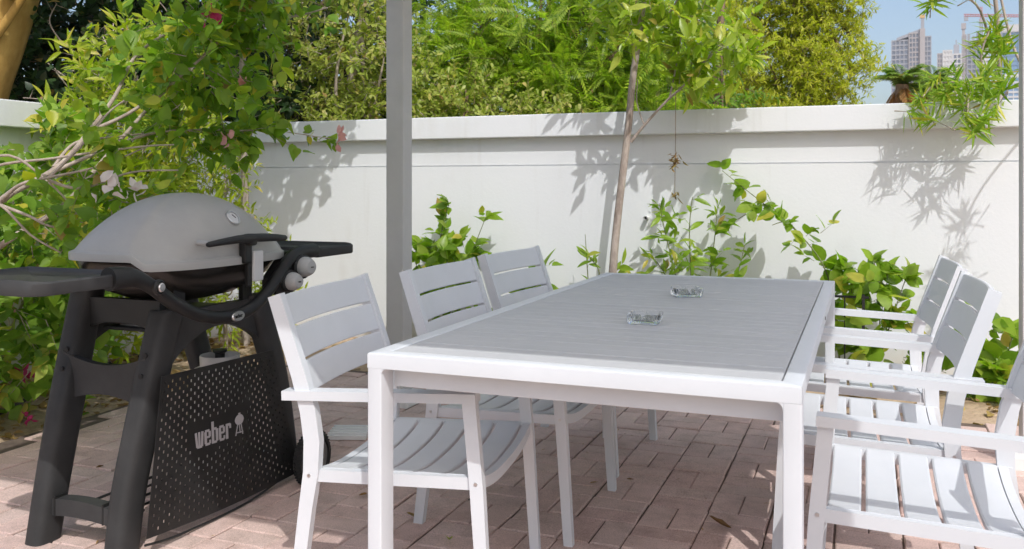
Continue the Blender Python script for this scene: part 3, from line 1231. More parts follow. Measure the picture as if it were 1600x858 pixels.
# cart legs: wide moulded legs with a rounded outer face
def leg_path(bm, pts, wid, dep, rnd=0.022):
    """rounded box section along points; wid along y, dep along x"""
    rings = []
    for (p, w, d) in zip(pts, wid, dep):
        ring = []
        for k in range(32):
            a = 2 * math.pi * (k + 0.5) / 32
            x, y = sup(a, d / 2, w / 2, 3.6)
            ring.append(p + Vector((x, y, 0)))
        rings.append(ring)
    loft(bm, rings)


for xs, xb in ((-2.065, -2.085), (-2.400, -2.395)):
    bm = bmesh.new()
    leg_path(bm, spline([G(xb, 2.083 if xs < -2.2 else 2.092, 0.004), G(xb + 0.005, 2.118, 0.20), G((xs + xb) / 2 + .01, 2.165, 0.42), G(xs, 2.225, 0.62), G(xs, 2.275, 0.815) if xs < -2.2 else G(xs, 2.262, 0.735)], 6),
             np.interp(np.linspace(0, 1, 25), [0, .5, 1], [0.098, 0.106, 0.095]), np.interp(np.linspace(0, 1, 25), [0, .5, 1], [0.070, 0.078, 0.085]))
    lg = link("cart_leg", finish(bm, "cart_leg", M_TABLE, 80), gr)
    for z in (0.545, 0.605):
        yb = 2.165 + (z - 0.42) * 0.3
        lathe("screw", [(0.008, -0.004), (0.008, 0.003), (0.001, 0.004)], M_RUBBER, lg, Matrix.Translation(G((xs + xb) / 2 + .012, yb - 0.054, z)) @ Matrix.Rotation(R(90), 4, 'X'), 12)
    bm = bmesh.new()
    leg_path(bm, spline([G(xs + .035, 2.865, 0.085), G(xs + .03, 2.84, 0.22), G(xs + .02, 2.80, 0.42), G(xs + .01, 2.735, 0.62), G(xs, 2.70, 0.735)], 6),
             np.interp(np.linspace(0, 1, 25), [0, .5, 1], [0.070, 0.09, 0.11]), np.interp(np.linspace(0, 1, 25), [0, .5, 1], [0.05, 0.07, 0.08]))
    link("cart_leg", finish(bm, "cart_leg", M_TABLE, 50), gr)


def arch(y0, y1, z_top, z_end, z_mid, n=16):
    top = [(y0, z_top), (y1, z_top)]
    bot = [(y1 + (y0 - y1) * k / n, z_end + (z_mid - z_end) * math.sin(math.pi * k / n) ** 0.8) for k in range(n + 1)]
    return top + bot


def arch_beam(name, axis, a, b_, y0, y1, zt, ze, zm, mt=None):
    bm_ = bmesh.new()
    prism(bm_, arch(y0, y1, zt, ze, zm), axis, a, b_, 0.0)
    for v in bm_.verts:
        v.co -= Vector((GX, GY, 0))
    return link(name, finish(bm_, name, mt or M_TABLE, 30), gr)


arch_beam("front_beam", 0, -2.075, -2.045, 2.26, 2.72, 0.725, 0.56, 0.655)
arch_beam("rear_beam", 0, -2.415, -2.385, 2.26, 2.72, 0.725, 0.60, 0.67)
bm = bmesh.new()
ep = [(-2.40 + 0.34 * k / 14, 0.600 - 0.035 * math.sin(math.pi * k / 14) ** 0.8) for k in range(15)] + [(-2.06 - 0.34 * k / 14, 0.440 + 0.032 * math.sin(math.pi * k / 14)) for k in range(15)]
prism(bm, ep, 1, 2.165, 2.190, 0.005)
for v in bm.verts:
    v.co -= Vector((GX, GY, 0))
link("end_panel", finish(bm, "end_panel", M_TABLE), gr)
arch_beam("end_beam", 1, 2.235, 2.265, -2.40, -2.07, 0.765, 0.655, 0.690, M_BLACK)  # blacker plastic here stands in for the shade between the legs
part_box("cart_shelf", M_BLACK, gr, G(-2.21, 2.42, 0.662), (0.26, 0.30, 0.012), 0.004)
# stretcher between the left legs and the wire rack behind it
bm = bmesh.new()
g = []
for k in range(13):
    x = -2.39 + 0.27 * k / 12
    g.append((x, 0.150 + 0.010 * math.sin(math.pi * k / 12)))
prism(bm, g + [(x, z - 0.052) for x, z in reversed(g)], 1, 2.085, 2.130, 0.006)
for v in bm.verts:
    v.co -= Vector((GX, GY, 0))
st_ = link("cart_stretcher", finish(bm, "cart_stretcher", M_TABLE), gr)
for x in (-2.345, -2.15):
    part_box("stretcher_clip", M_BLACK, st_, G(x, 2.108, 0.131), (0.006, 0.050, 0.064), 0.001, 1)
for x in (-2.31, -2.25, -2.19, -2.13):
    bm = bmesh.new()
    tube(bm, [G(x, 2.12, 0.118), G(x, 2.87, 0.112)], 0.0045, 8)
    link("rack_wire", finish(bm, "rack_wire", M_IRON), gr)
for y in (2.20, 2.83):
    bm = bmesh.new()
    tube(bm, [G(-2.33, y, 0.113), G(-2.10, y, 0.113)], 0.0045, 8)
    link("rack_wire", finish(bm, "rack_wire", M_IRON), gr)

# perforated front panel: real holes in offset rows, plain where the lettering sits
XP = -1.992
P_TL, P_TR, P_BL, P_BR = (2.160, 0.548), (2.715, 0.536), (2.098, 0.075), (2.872, 0.048)


def pan(u, v):
    """u 0..1 along, v 0..1 up; the lower edge bows down a little"""
    b0 = (P_BL[0] + (P_BR[0] - P_BL[0]) * u, P_BL[1] + (P_BR[1] - P_BL[1]) * u - 0.012 * math.sin(math.pi * u))
    t0 = (P_TL[0] + (P_TR[0] - P_TL[0]) * u, P_TL[1] + (P_TR[1] - P_TL[1]) * u)
    return b0[0] + (t0[0] - b0[0]) * v, b0[1] + (t0[1] - b0[1]) * v


bm = bmesh.new()
nu, nv, SUB = 17, 34, 8
grid_v = {}


def gv(i, j):
    k = (i, j)
    if k not in grid_v:
        y, z = pan(i / (SUB * nu), j / nv)
        grid_v[k] = bm.verts.new(G(XP, y, z))
    return grid_v[k]


for j in range(nv):
    off = (SUB // 2) * (j % 2)
    cols = sorted({0, SUB * nu} | set(range(off, SUB * nu, SUB)))
    for a, c in zip(cols[:-1], cols[1:]):
        loop = [gv(i, j) for i in range(a, c + 1)] + [gv(i, j + 1) for i in range(c, a - 1, -1)]
        cy_, cz_ = pan((a + c) / 2 / (SUB * nu), (j + 0.5) / nv)
        if (2.285 < cy_ < 2.565 and 0.262 < cz_ < 0.375) or j in (0, nv - 1) or c - a < SUB:
            bm.faces.new(loop)
            continue
        y0_, z0_ = pan(a / (SUB * nu), j / nv)
        y1_, z1_ = pan(c / (SUB * nu), (j + 1) / nv)
        rad = 0.0047
        m = len(loop)
        hole = []
        for v in loop:
            an = math.atan2((v.co.z - cz_) / abs(z1_ - z0_), (v.co.y + GY - cy_) / abs(y1_ - y0_))
            hole.append(bm.verts.new(G(XP, cy_ + rad * math.cos(an), cz_ + rad * math.sin(an))))
        for k in range(m):
            kk = (k + 1) % m
            bm.faces.new((loop[k], loop[kk], hole[kk], hole[k]))
pn = link("perforated_panel", finish(bm, "perforated_panel", M_BLACK, 0), gr)
so = pn.modifiers.new("solid", 'SOLIDIFY')
so.thickness = 0.0016
bm = bmesh.new()
strokes(bm, "weber", G(XP + 0.0006, 2.306, 0.2870), Vector((0, 0.99, -0.045)), Vector((0, -0.05, 0.998)), Vector((1, 0, 0)), 0.051, 1.02, 0.0006)
link("panel_lettering", finish(bm, "panel_lettering", M_PRINT, 0), gr)
bm = bmesh.new()
kettle(bm, G(XP + 0.0006, 2.524, 0.2755), Vector((0, 1, -.04)), Vector((0, 0, 1)), Vector((1, 0, 0)), 0.077, 0.0007)
link("kettle_emblem", finish(bm, "kettle_emblem", M_PRINT, 0), gr)
bm = bmesh.new()
tube(bm, spline([G(-2.0, 2.10, 0.055), G(-2.0, 2.25, 0.035), G(-2.0, 2.60, 0.028), G(-2.0, 2.90, 0.075)], 8), 0.004, 8)
link("panel_rod", finish(bm, "panel_rod", M_IRON), gr)

# wheels
def make_wheel(x):
    w = lathe("wheel", [(0.060, -0.022), (0.090, -0.024), (0.100, -0.014), (0.102, 0), (0.100, 0.014), (0.090, 0.024), (0.078, 0.024), (0.075, 0.012), (0.001, 0.010)], M_RUBBER, gr, Matrix.Translation(G(x, 2.885, 0.103)) @ MX, 40)
    lathe("wheel_disc", [(0.0745, 0.002), (0.0745, 0.018), (0.066, 0.020), (0.025, 0.014), (0.022, 0.026), (0.001, 0.028)], M_HUB, w, Matrix.Identity(4), 40)
    bm_ = bmesh.new()
    for k in range(44):
        a = 2 * math.pi * k / 44
        for s in (-1, 1):
            c_ = Vector((0.1015 * math.cos(a + s * .035), 0.1015 * math.sin(a + s * .035), s * 0.009))
            box(bm_, c_, (0.006, 0.006, 0.013), rot=Matrix.Rotation(a, 3, 'Z') @ Matrix.Rotation(s * 0.4, 3, 'X'))
    td = link("tread", finish(bm_, "tread", M_RUBBER, 0), w)
    for k in range(5):
        a = 2 * math.pi * k / 5
        bm_ = bmesh.new()
        box(bm_, (0.045 * math.cos(a), 0.045 * math.sin(a), 0.019), (0.042, 0.009, 0.005), 0.0015, 1, Matrix.Rotation(a, 3, 'Z'))
        link("spoke", finish(bm_, "spoke", M_HUB), w)


make_wheel(-1.940)
make_wheel(-2.41)
bm = bmesh.new()
tube(bm, [G(-2.41, 2.885, 0.103), G(-1.940, 2.885, 0.103)], 0.008, 10)
link("axle", finish(bm, "axle", M_STEEL), gr)

# gas bottle standing in the cart: a thing of its own
gb = thing("gas_bottle", "pale gas bottle standing inside the barbecue cart behind the perforated panel", "gas bottle", (-2.205, 2.685, 0.0145))
lathe("bottle_body", [(0.085, 0.0), (0.095, 0.01), (0.095, 0.04), (0.108, 0.07), (0.112, 0.12), (0.112, 0.37), (0.108, 0.41), (0.092, 0.445), (0.05, 0.465), (0.001, 0.47)], M_GAS, gb, Matrix.Identity(4), 32, 50)
lathe("bottle_collar", [(0.070, 0.455), (0.072, 0.49), (0.069, 0.495), (0.067, 0.49), (0.065, 0.46)], M_GAS, gb, Matrix.Identity(4), 32)
lathe("valve", [(0.018, 0.46), (0.018, 0.50), (0.026, 0.506), (0.026, 0.514), (0.001, 0.516)], M_IRON, gb, Matrix.Identity(4), 14)

# ------------------------------------------------------------------ small things on the ground
sl = thing("ribbed_slab", "small ribbed white slab lying on the pavers behind the nearest left chair", "slab", (-2.13, 3.46, 0.020), 0.35)
part_box("slab_body", M_POSTW, sl, (0, 0, 0.010), (0.17, 0.16, 0.020), 0.003)
for k in range(4):
    part_box("rib", M_POSTW, sl, (0, -0.06 + 0.04 * k, 0.024), (0.17, 0.014, 0.010), 0.003)

hose = bmesh.new()
hp = spline([(-3.60, 2.55, 0.05), (-3.80, 3.06, 0.052), (-4.02, 3.52, 0.06), (-4.22, 3.95, 0.055), (-4.30, 4.6, 0.055)], 10)
tube(hose, hp, 0.010, 8)
tag(link("irrigation_hose", finish(hose, "irrigation_hose", M_HOSE)), "black irrigation hose lying along the soil of the left bed", "hose")

# low black garden trellis behind the far right chair
tr = thing("garden_trellis", "low black metal frame holding up the round-leaved climber behind the table", "trellis", (-0.14, 5.225, 0))
for x in (-0.145, 0.135):
    part_box("trellis_post", M_IRON, tr, (x, 0, 0.26), (0.016, 0.016, 0.56), 0.001, 1)
for z in (0.525, 0.16):
    part_box("trellis_bar", M_IRON, tr, (0.0, 0.0, z), (0.33, 0.012, 0.012), 0.001, 1)
for x in (-0.05, 0.04):
    part_box("trellis_rod", M_IRON, tr, (x, 0.0, 0.34), (0.007, 0.007, 0.36), 0.0)
# ------------------------------------------------------------------ plants
def nrm(a):
    return a / np.maximum(np.linalg.norm(a, axis=-1, keepdims=True), 1e-9)


def leaf_tpl(stations, halfw, fold=0.25, droop=0.12, cup=0.0, wav=0.0):
    """one leaf, 1 long, along +x, upper side +z: midrib, two margins"""
    n = len(stations)
    V, F = [], []
    for i, (s, w) in enumerate(zip(stations, halfw)):
        z = -droop * s * s
        V.append((s, 0, z))
        k = wav * (1 if i % 2 else -1)
        V.append((s, w, z + fold * w - cup * w * w + k))
        V.append((s, -w, z + fold * w - cup * w * w - k))
    for i in range(n - 1):
        a, b2 = 3 * i, 3 * i + 3
        F.append((a, b2, b2 + 1, a + 1))
        F.append((a, a + 2, b2 + 2, b2))
    return np.array(V, float), F


def simple_leaf(w=0.28, fold=0.3):
    return np.array([(0, 0, 0), (0.5, w, fold * w), (1, 0, -0.1), (0.5, -w, fold * w), (0.5, 0, 0)], float), [(0, 4, 1), (4, 2, 1), (0, 3, 4), (4, 3, 2)]


def pinnate(n=9, ll=0.20, lw=0.035, arch=0.25):
    """feather leaf: thin stalk with leaflets both sides"""
    V, F = [], []
    for i in range(n + 1):
        s = 0.12 + 0.88 * i / n
        z = -arch * s * s
        l = ll * (0.55 + 0.9 * math.sin(math.pi * (0.15 + 0.75 * i / n))) * 0.8
        for sd in (-1, 1):
            b0 = len(V)
            dx, dy = 0.55, 0.83 * sd
            px, py = -0.83 * sd, 0.55
            V += [(s, 0, z), (s + dx * l * .5 + px * lw * sd, dy * l * .5 + py * lw * sd, z + 0.01), (s + dx * l, dy * l, z - l * .25), (s + dx * l * .5 - px * lw * sd, dy * l * .5 - py * lw * sd, z + 0.01)]
            F.append((b0, b0 + 1, b0 + 2, b0 + 3) if sd > 0 else (b0, b0 + 3, b0 + 2, b0 + 1))
    b0 = len(V)
    V += [(0, .006, 0), (0, -.006, 0), (.55, -.005, -arch * .3), (.55, .005, -arch * .3), (1, 0, -arch)]
    F += [(b0, b0 + 1, b0 + 2, b0 + 3), (b0 + 3, b0 + 2, b0 + 4)]
    return np.array(V, float), F


OVATE = [leaf_tpl([0, .12, .32, .55, .78, 1], [.0, .22, .33, .29, .15, 0], f, d, 0.2, wv) for f, d, wv in ((.35, .15, 0.01), (.15, .30, -0.012), (.55, .05, 0.008), (-.1, .2, 0.015))]
ROUND = [leaf_tpl([0, .10, .30, .55, .82, 1], [.0, .24, .37, .37, .20, 0], f, d, 0.35, wv) for f, d, wv in ((.3, .18, 0.012), (.1, .35, -0.01), (.5, .08, 0.0))]
ELLIP = [leaf_tpl([0, .15, .4, .65, .88, 1], [.012, .10, .17, .155, .07, 0], f, d, 0.2, wv) for f, d, wv in ((.4, .25, 0.006), (.2, .10, -0.006), (.6, .4, 0))]
LANCE = [leaf_tpl([0, .25, .6, 1], [.014, .062, .054, 0], f, d) for f, d in ((.4, .12), (.3, .35), (.5, .0))]
NARROW = [leaf_tpl([0, .2, .45, .75, 1], [.02, .10, .135, .08, 0], f, d) for f, d in ((.4, .2), (.2, .05), (.5, .4))]
SMALL = [simple_leaf(.30, .4), simple_leaf(.24, .2)]
OBOV = [leaf_tpl([0, .4, .75, 1], [.02, .17, .24, .06], .35, .1), leaf_tpl([0, .4, .75, 1], [.02, .15, .22, .05], .1, .25)]
FEATHER = [pinnate(13, .17, .030, .25), pinnate(12, .20, .032, .45), pinnate(14, .15, .026, .05)]


def leaf_objects_mesh(tpl, mat, name):
    V, F = tpl
    me_ = bpy.data.meshes.new(name)
    me_.from_pydata([tuple(v) for v in V], [], F)
    me_.materials.append(mat)
    me_.polygons.foreach_set("use_smooth", [True] * len(me_.polygons))
    return me_


def joined_mesh(name, mat, groups):
    """groups: list of (V, F, pos, rot, scale) -> one mesh, built with numpy"""
    co, loops, starts = [], [], []
    vo = lo = 0
    for V, F, pos, rot, sc in groups:
        n = len(pos)
        if n == 0:
            continue
        W = np.einsum('nij,vj->nvi', rot, V) * sc[:, None, None] + pos[:, None, :]
        co.append(W.reshape(-1, 3))
        flat = np.array([i for f in F for i in f])
        lens = np.array([len(f) for f in F])
        base = vo + np.arange(n)[:, None] * len(V)
        loops.append((base + flat[None, :]).ravel())
        st = np.concatenate([[0], np.cumsum(lens)[:-1]])
        starts.append((lo + np.arange(n)[:, None] * len(flat) + st[None, :]).ravel())
        vo += n * len(V)
        lo += n * len(flat)
    co = np.concatenate(co)
    loops = np.concatenate(loops).astype(np.int32)
    starts = np.concatenate(starts).astype(np.int32)
    me_ = bpy.data.meshes.new(name)
    me_.vertices.add(len(co))
    me_.vertices.foreach_set("co", co.astype(np.float32).ravel())
    me_.loops.add(len(loops))
    me_.loops.foreach_set("vertex_index", loops)
    me_.polygons.add(len(starts))
    me_.polygons.foreach_set("loop_start", starts)
    me_.polygons.foreach_set("use_smooth", np.ones(len(starts), dtype=bool))
    me_.update(calc_edges=True)
    me_.validate()
    if mat:
        me_.materials.append(mat)
    return me_


class Plant:
    def __init__(self, name, label, cat, loc, seed, group=None):
        self.root = thing(name, label, cat, loc, 0, group)
        self.o = np.array(loc, float)
        self.rng = np.random.default_rng(seed)
        self.pos, self.rot, self.sc = [], [], []
        self.limbs = []
        self.stems = []

    def limb(self, pts, r0, r1, n=8, name=None, wob=0.0):
        pts = [np.array(p, float) for p in pts]
        if wob:
            for p in pts[1:-1]:
                p += self.rng.normal(0, wob, 3)
        sp_ = spline([tuple(p) for p in pts], 6)
        k = len(sp_)
        self.limbs.append((sp_, [r0 + (r1 - r0) * (i / (k - 1)) ** 0.8 for i in range(k)], n, name))
        return np.array([tuple(p) for p in sp_])

    def sprout(self, line, n, ln, up=0.3, t0=0.15):
        """twig starts and directions along a limb"""
        i = self.rng.uniform(t0, 1, n) * (len(line) - 1.001)
        k = i.astype(int)
        f = (i - k)[:, None]
        p = line[k] * (1 - f) + line[k + 1] * f
        t = nrm(line[np.minimum(k + 1, len(line) - 1)] - line[k])
        d = nrm(t * 0.5 + nrm(self.rng.normal(0, 1, (n, 3))) * 0.9 + np.array([0, 0, up]))
        return p, d, ln * self.rng.uniform(0.5, 1.2, n)

    def cloud(self, ells, m, shell=0.45, up=0.2, ln=0.25, lump=0.25):
        """twigs spread through a lumpy union of ellipsoids"""
        e = np.array([list(c) + list(r) for c, r in ells], float)
        vol = e[:, 3] * e[:, 4] * e[:, 5]
        k = self.rng.choice(len(e), m, p=vol ** 0.8 / (vol ** 0.8).sum())
        d = nrm(self.rng.normal(0, 1, (m, 3)))
        ph = self.rng.uniform(0, 6, (3, 3))
        lmp = sum(np.sin(d @ np.array(v) * 3.2 + q) for v, q in zip(((1, .4, -.6), (-.5, 1, .7), (.3, -.8, 1)), ph[:, 0] + k[:, None] * 0)) if False else (
            np.sin(3.3 * d[:, 0] + 2.1 * k + ph[0, 0]) + np.sin(4.1 * d[:, 1] - 1.3 * k + ph[1, 0]) + np.sin(3.7 * d[:, 2] + .7 * k + ph[2, 0])) / 3
        rr = (1 - shell * self.rng.random(m) ** 1.3) * (1 + lump * lmp)
        p = e[k, :3] + d * e[k, 3:] * rr[:, None]
        dd = nrm(d + nrm(self.rng.normal(0, 1, (m, 3))) * 0.8 + np.array([0, 0, up]))
        return p, dd, ln * self.rng.uniform(0.6, 1.3, m)

    def twigs(self, p, d, ln, n, L, a=0.45, b=0.9, up=0.15, droop=0.25, stem=0.0025, t0=0.1, lvar=0.45, normup=1.0, side=None):
        m = len(p)
        rg = self.rng
        t = (np.arange(n)[None, :] + rg.uniform(0, 1, (m, n))) / n
        t = t0 + (1 - t0) * t
        q = p[:, None, :] + d[:, None, :] * (t * ln[:, None])[..., None]
        q[..., 2] -= droop * ln[:, None] * t * t
        tang = d[:, None, :] + np.zeros_like(q)
        tang[..., 2] -= 2 * droop * t
        rad = nrm(rg.normal(0, 1, (m, n, 3)))
        rad = nrm(rad - tang * (rad * tang).sum(-1, keepdims=True))
        ld = nrm(tang * a + rad * b + np.array([0, 0, up]))
        nz = np.array([0, 0, normup]) + rg.normal(0, 0.45, (m, n, 3)) + np.array([0.25, -0.35, 0.0])
        zx = nrm(nz - ld * (nz * ld).sum(-1, keepdims=True))
        yx = np.cross(zx, ld)
        rot = np.stack([ld, yx, zx], -1).reshape(-1, 3, 3)
        self.pos.append(q.reshape(-1, 3))
        self.rot.append(rot)
        self.sc.append(L * rg.uniform(1 - lvar, 1 + lvar, m * n))
        if stem:
            self.stems.append((p, p + d * ln[:, None] - np.array([0, 0, 1.0]) * (droop * ln)[:, None], np.full(m, stem)))

    def rosette(self, c, d, n, L, spread=1.0):
        """whorl of leaves at a shoot tip"""
        rg = self.rng
        rad = nrm(rg.normal(0, 1, (n, 3)))
        rad = nrm(rad - d * (rad @ d)[:, None])
        ld = nrm(rad * spread + d[None, :] * rg.uniform(0.1, 1.1, (n, 1)))
        nz = np.tile(d, (n, 1)) + rg.normal(0, 0.25, (n, 3))
        zx = nrm(nz - ld * (nz * ld).sum(-1, keepdims=True))
        self.pos.append(c + rg.normal(0, 0.012, (n, 3)))
        self.rot.append(np.stack([ld, np.cross(zx, ld), zx], -1))
        self.sc.append(L * rg.uniform(0.7, 1.2, n))

    def close(self, tpls, mat, bark, top=300, leaf="leaf", rest="foliage", wood="branch", min_px=9):
        root = self.root
        nb = 0
        for pts, rad, n, nm in self.limbs:
            b_ = bmesh.new()
            tube(b_, [tuple(np.array(p) - self.o) for p in pts], rad, n)
            nm = nm or ("trunk" if nb == 0 else wood)
            link(nm, finish(b_, nm, bark, 80), root)
            nb += 1
        if self.stems:
            A = np.concatenate([s[0] for s in self.stems]) - self.o
            B = np.concatenate([s[1] for s in self.stems]) - self.o
            r_ = np.concatenate([s[2] for s in self.stems])
            t = nrm(B - A)
            ref = np.tile(np.array([0.0, 0.0, 1.0]), (len(A), 1))
            ref[np.abs(t[:, 2]) > 0.9] = (1, 0, 0)
            u = nrm(np.cross(t, ref))
            w = np.cross(t, u)
            tri = np.stack([A + u * r_[:, None], A + (-0.5 * u + 0.87 * w) * r_[:, None], A + (-0.5 * u - 0.87 * w) * r_[:, None], B], 1)
            V = tri.reshape(-1, 3)
            nn = len(A)
            F = (np.arange(nn)[:, None, None] * 4 + np.array([[0, 1, 3], [1, 2, 3], [2, 0, 3]])[None]).reshape(-1, 3)
            me_ = bpy.data.meshes.new("twigs")
            me_.vertices.add(len(V))
            me_.vertices.foreach_set("co", V.astype(np.float32).ravel())
            me_.loops.add(F.size)
            me_.loops.foreach_set("vertex_index", F.ravel().astype(np.int32))
            me_.polygons.add(len(F))
            me_.polygons.foreach_set("loop_start", (np.arange(len(F)) * 3).astype(np.int32))
            me_.update(calc_edges=True)
            me_.materials.append(bark)
            o_ = link("twigs", me_, root)
            o_["kind"] = "stuff"
        pos = np.concatenate(self.pos)
        rot = np.concatenate(self.rot)
        sc = np.concatenate(self.sc)
        kind = self.rng.integers(0, len(tpls), len(pos))
        pj = project(pos)
        px = 1405 * sc / np.maximum(pj[:, 2], 0.1)
        vis = (pj[:, 2] > 0.3) & (pj[:, 0] > 0) & (pj[:, 0] < 1600) & (pj[:, 1] > 0) & (pj[:, 1] < 858) & (px > min_px)
        sc_ = np.where(vis, 1.0 / pj[:, 2], 0)
        ids = np.argsort(-sc_)[:top] if top else np.array([], int)
        ids = ids[sc_[ids] > 0]
        mesh = [leaf_objects_mesh(t, mat, leaf) for t in tpls] if len(ids) else []
        for i in ids:
            o_ = link(leaf, mesh[kind[i]], root)
            m4 = np.eye(4)
            m4[:3, :3] = rot[i] * sc[i]
            m4[:3, 3] = pos[i] - self.o
            o_.matrix_basis = Matrix(m4.tolist())
        keep = np.ones(len(pos), bool)
        keep[ids] = False
        if keep.any():
            gs = []
            for k, (V, F) in enumerate(tpls):
                s = keep & (kind == k)
                gs.append((V, F, pos[s] - self.o, rot[s], sc[s]))
            o_ = link(rest, joined_mesh(rest, mat, gs), root)
            o_["kind"] = "stuff"
        return root


BARK_PALE = mat_bark("pale_bark", (0.26, 0.205, 0.165), (0.50, 0.42, 0.35))
BARK_GREY = mat_bark("grey_bark", (0.24, 0.19, 0.16), (0.46, 0.39, 0.34), 22)
BARK_BROWN = mat_bark("brown_bark", (0.10, 0.065, 0.04), (0.25, 0.17, 0.11))
STEM_GREEN = mat_bark("green_stem", (0.10, 0.13, 0.04), (0.22, 0.24, 0.10), 30)
BARK_OCHRE = mat_bark("ochre_bark", (0.30, 0.16, 0.03), (0.52, 0.33, 0.09), 5)

TRL = (1.9, 2.3, 0.9)
LF_BOUG = mat_leaf("bougainvillea_leaf", [(0.108, 0.202, 0.020), (0.151, 0.264, 0.026), (0.225, 0.338, 0.033), (0.138, 0.233, 0.023), (0.333, 0.402, 0.042)], TRL, .40)
LF_LOW = mat_leaf("pale_bougainvillea_leaf", [(0.105, 0.198, 0.024), (0.157, 0.270, 0.034), (0.229, 0.340, 0.047), (0.131, 0.227, 0.027), (0.299, 0.369, 0.081)], TRL, .40)
LF_YG = mat_leaf("yellow_green_leaf", [(0.192, 0.250, 0.017), (0.264, 0.325, 0.022), (0.324, 0.362, 0.026), (0.216, 0.288, 0.019), (0.408, 0.400, 0.060)], TRL, .42)
LF_SHADED = mat_leaf("shaded_leaf", [(0.014, 0.036, 0.011), (0.024, 0.056, 0.016), (0.040, 0.080, 0.025), (0.019, 0.044, 0.014), (0.060, 0.096, 0.041)], TRL, .30)  # deep shade among the trees is put into this leaf colour
LF_OLIVE = mat_leaf("olive_leaf", [(0.209, 0.276, 0.042), (0.291, 0.356, 0.060), (0.372, 0.408, 0.084), (0.244, 0.303, 0.048), (0.419, 0.408, 0.120)], (1.7, 1.9, .8), .36)
LF_FEATH = mat_leaf("feather_leaf", [(0.202, 0.297, 0.028), (0.282, 0.373, 0.033), (0.363, 0.428, 0.044), (0.242, 0.329, 0.031), (0.148, 0.231, 0.022)], TRL, .44)
LF_BIG = mat_leaf("far_tree_leaf", [(0.282, 0.333, 0.023), (0.386, 0.410, 0.029), (0.475, 0.461, 0.043), (0.327, 0.359, 0.026), (0.500, 0.475, 0.072)], (1.7, 2.0, .7), .42)
LF_MID = mat_leaf("mid_green_leaf", [(0.078, 0.165, 0.021), (0.137, 0.248, 0.030), (0.195, 0.314, 0.036), (0.108, 0.198, 0.024)], TRL, .40)
LF_CIT = mat_leaf("glossy_tree_leaf", [(0.184, 0.276, 0.016), (0.265, 0.345, 0.020), (0.345, 0.414, 0.040), (0.218, 0.299, 0.018), (0.414, 0.437, 0.080)], TRL, .40, .34, .45)
LF_VINE = mat_leaf("vine_leaf", [(0.121, 0.210, 0.017), (0.176, 0.284, 0.022), (0.242, 0.347, 0.030), (0.143, 0.231, 0.018), (0.308, 0.378, 0.060)], TRL, .40, .36, .4)
LF_OH = mat_leaf("narrow_leaf", [(0.136, 0.248, 0.021), (0.214, 0.330, 0.026), (0.312, 0.414, 0.037), (0.174, 0.282, 0.022), (0.427, 0.429, 0.059)], TRL, .36, .36, .4)
LF_DRY = mat_leaf("dry_leaf", [(.25, .15, .06), (.36, .24, .09), (.20, .11, .05), (.42, .33, .10)], (1.3, 1.2, .8), .2, .7, .2, False)
LF_PALM = mat_leaf("palm_leaf", [(0.144, 0.247, 0.045), (0.252, 0.342, 0.075), (0.180, 0.285, 0.060)], (1.6, 1.8, .8), .5)
LF_PALMD = mat_leaf("dead_palm_leaf", [(0.390, 0.224, 0.088), (0.540, 0.308, 0.110), (0.300, 0.182, 0.077)], (1.2, 1.1, .8), .15, .7, .3, False)


def mat_petal(name, c0, c1):
    return mat_leaf(name, [c0, c1], (1.2, 1.1, 1.1), .4, .6, .2, False)


M_PINK = mat_petal("magenta_bract", (.50, .03, .16), (.62, .08, .26))
M_PALEPINK = mat_petal("faded_pink_bract", (.62, .30, .30), (.70, .42, .38))
M_WHITE = mat_petal("white_bract", (.72, .66, .62), (.78, .72, .68))
BRACT = leaf_tpl([0, .2, .5, .8, 1], [.02, .26, .36, .22, 0], .45, .25, .5, .02)


def flower(plant, c, size, mat, n=7, name="flower"):
    rg = plant.rng
    d = nrm(rg.normal(0, 1, (n, 3)) + np.array([0.3, -0.5, 0.2]))
    nz = rg.normal(0, 1, (n, 3))
    zx = nrm(nz - d * (nz * d).sum(-1, keepdims=True))
    rot = np.stack([d, np.cross(zx, d), zx], -1)
    me_ = joined_mesh(name, mat, [(BRACT[0], BRACT[1], np.array(c) - plant.o + rg.normal(0, size * .2, (n, 3)), rot, np.full(n, size * .62))])
    return link(name, me_, plant.root)


# --- bougainvillea arching over the barbecue
P = Plant("bougainvillea", "bougainvillea with bare grey branches arching above the barbecue lid, magenta flowers near the top", "shrub", (-3.72, 2.30, 0.03), 11)
A = P.limb([(-3.72, 2.30, 0.0), (-3.45, 2.30, 0.55), (-3.20, 2.36, 0.90), (-2.998, 2.477, 1.106)], 0.0192, 0.0136)
B1 = P.limb([(-2.998, 2.477, 1.106), (-2.924, 2.613, 1.20), (-2.888, 2.735, 1.348), (-2.87, 2.849, 1.499), (-2.872, 2.956, 1.671), (-2.806, 3.089, 1.796), (-2.70, 3.20, 1.86)], 0.0136, 0.0040)
B2 = P.limb([(-3.40, 2.30, 0.62), (-3.05, 2.50, 0.92), (-2.90, 2.622, 1.055), (-2.895, 2.84, 1.262), (-2.87, 3.064, 1.491), (-2.825, 3.189, 1.614), (-2.70, 3.30, 1.75)], 0.0144, 0.0040)
B3 = P.limb([(-2.924, 2.613, 1.19), (-2.80, 2.72, 1.27), (-2.68, 2.85, 1.34), (-2.55, 2.98, 1.36), (-2.42, 3.10, 1.36), (-2.36, 3.13, 1.37)], 0.0088, 0.0024)
B4 = P.limb([(-2.888, 2.735, 1.348), (-2.75, 2.80, 1.42), (-2.62, 2.90, 1.55), (-2.50, 3.0, 1.70), (-2.42, 3.06, 1.84), (-2.36, 3.1, 2.0)], 0.0088, 0.0032)
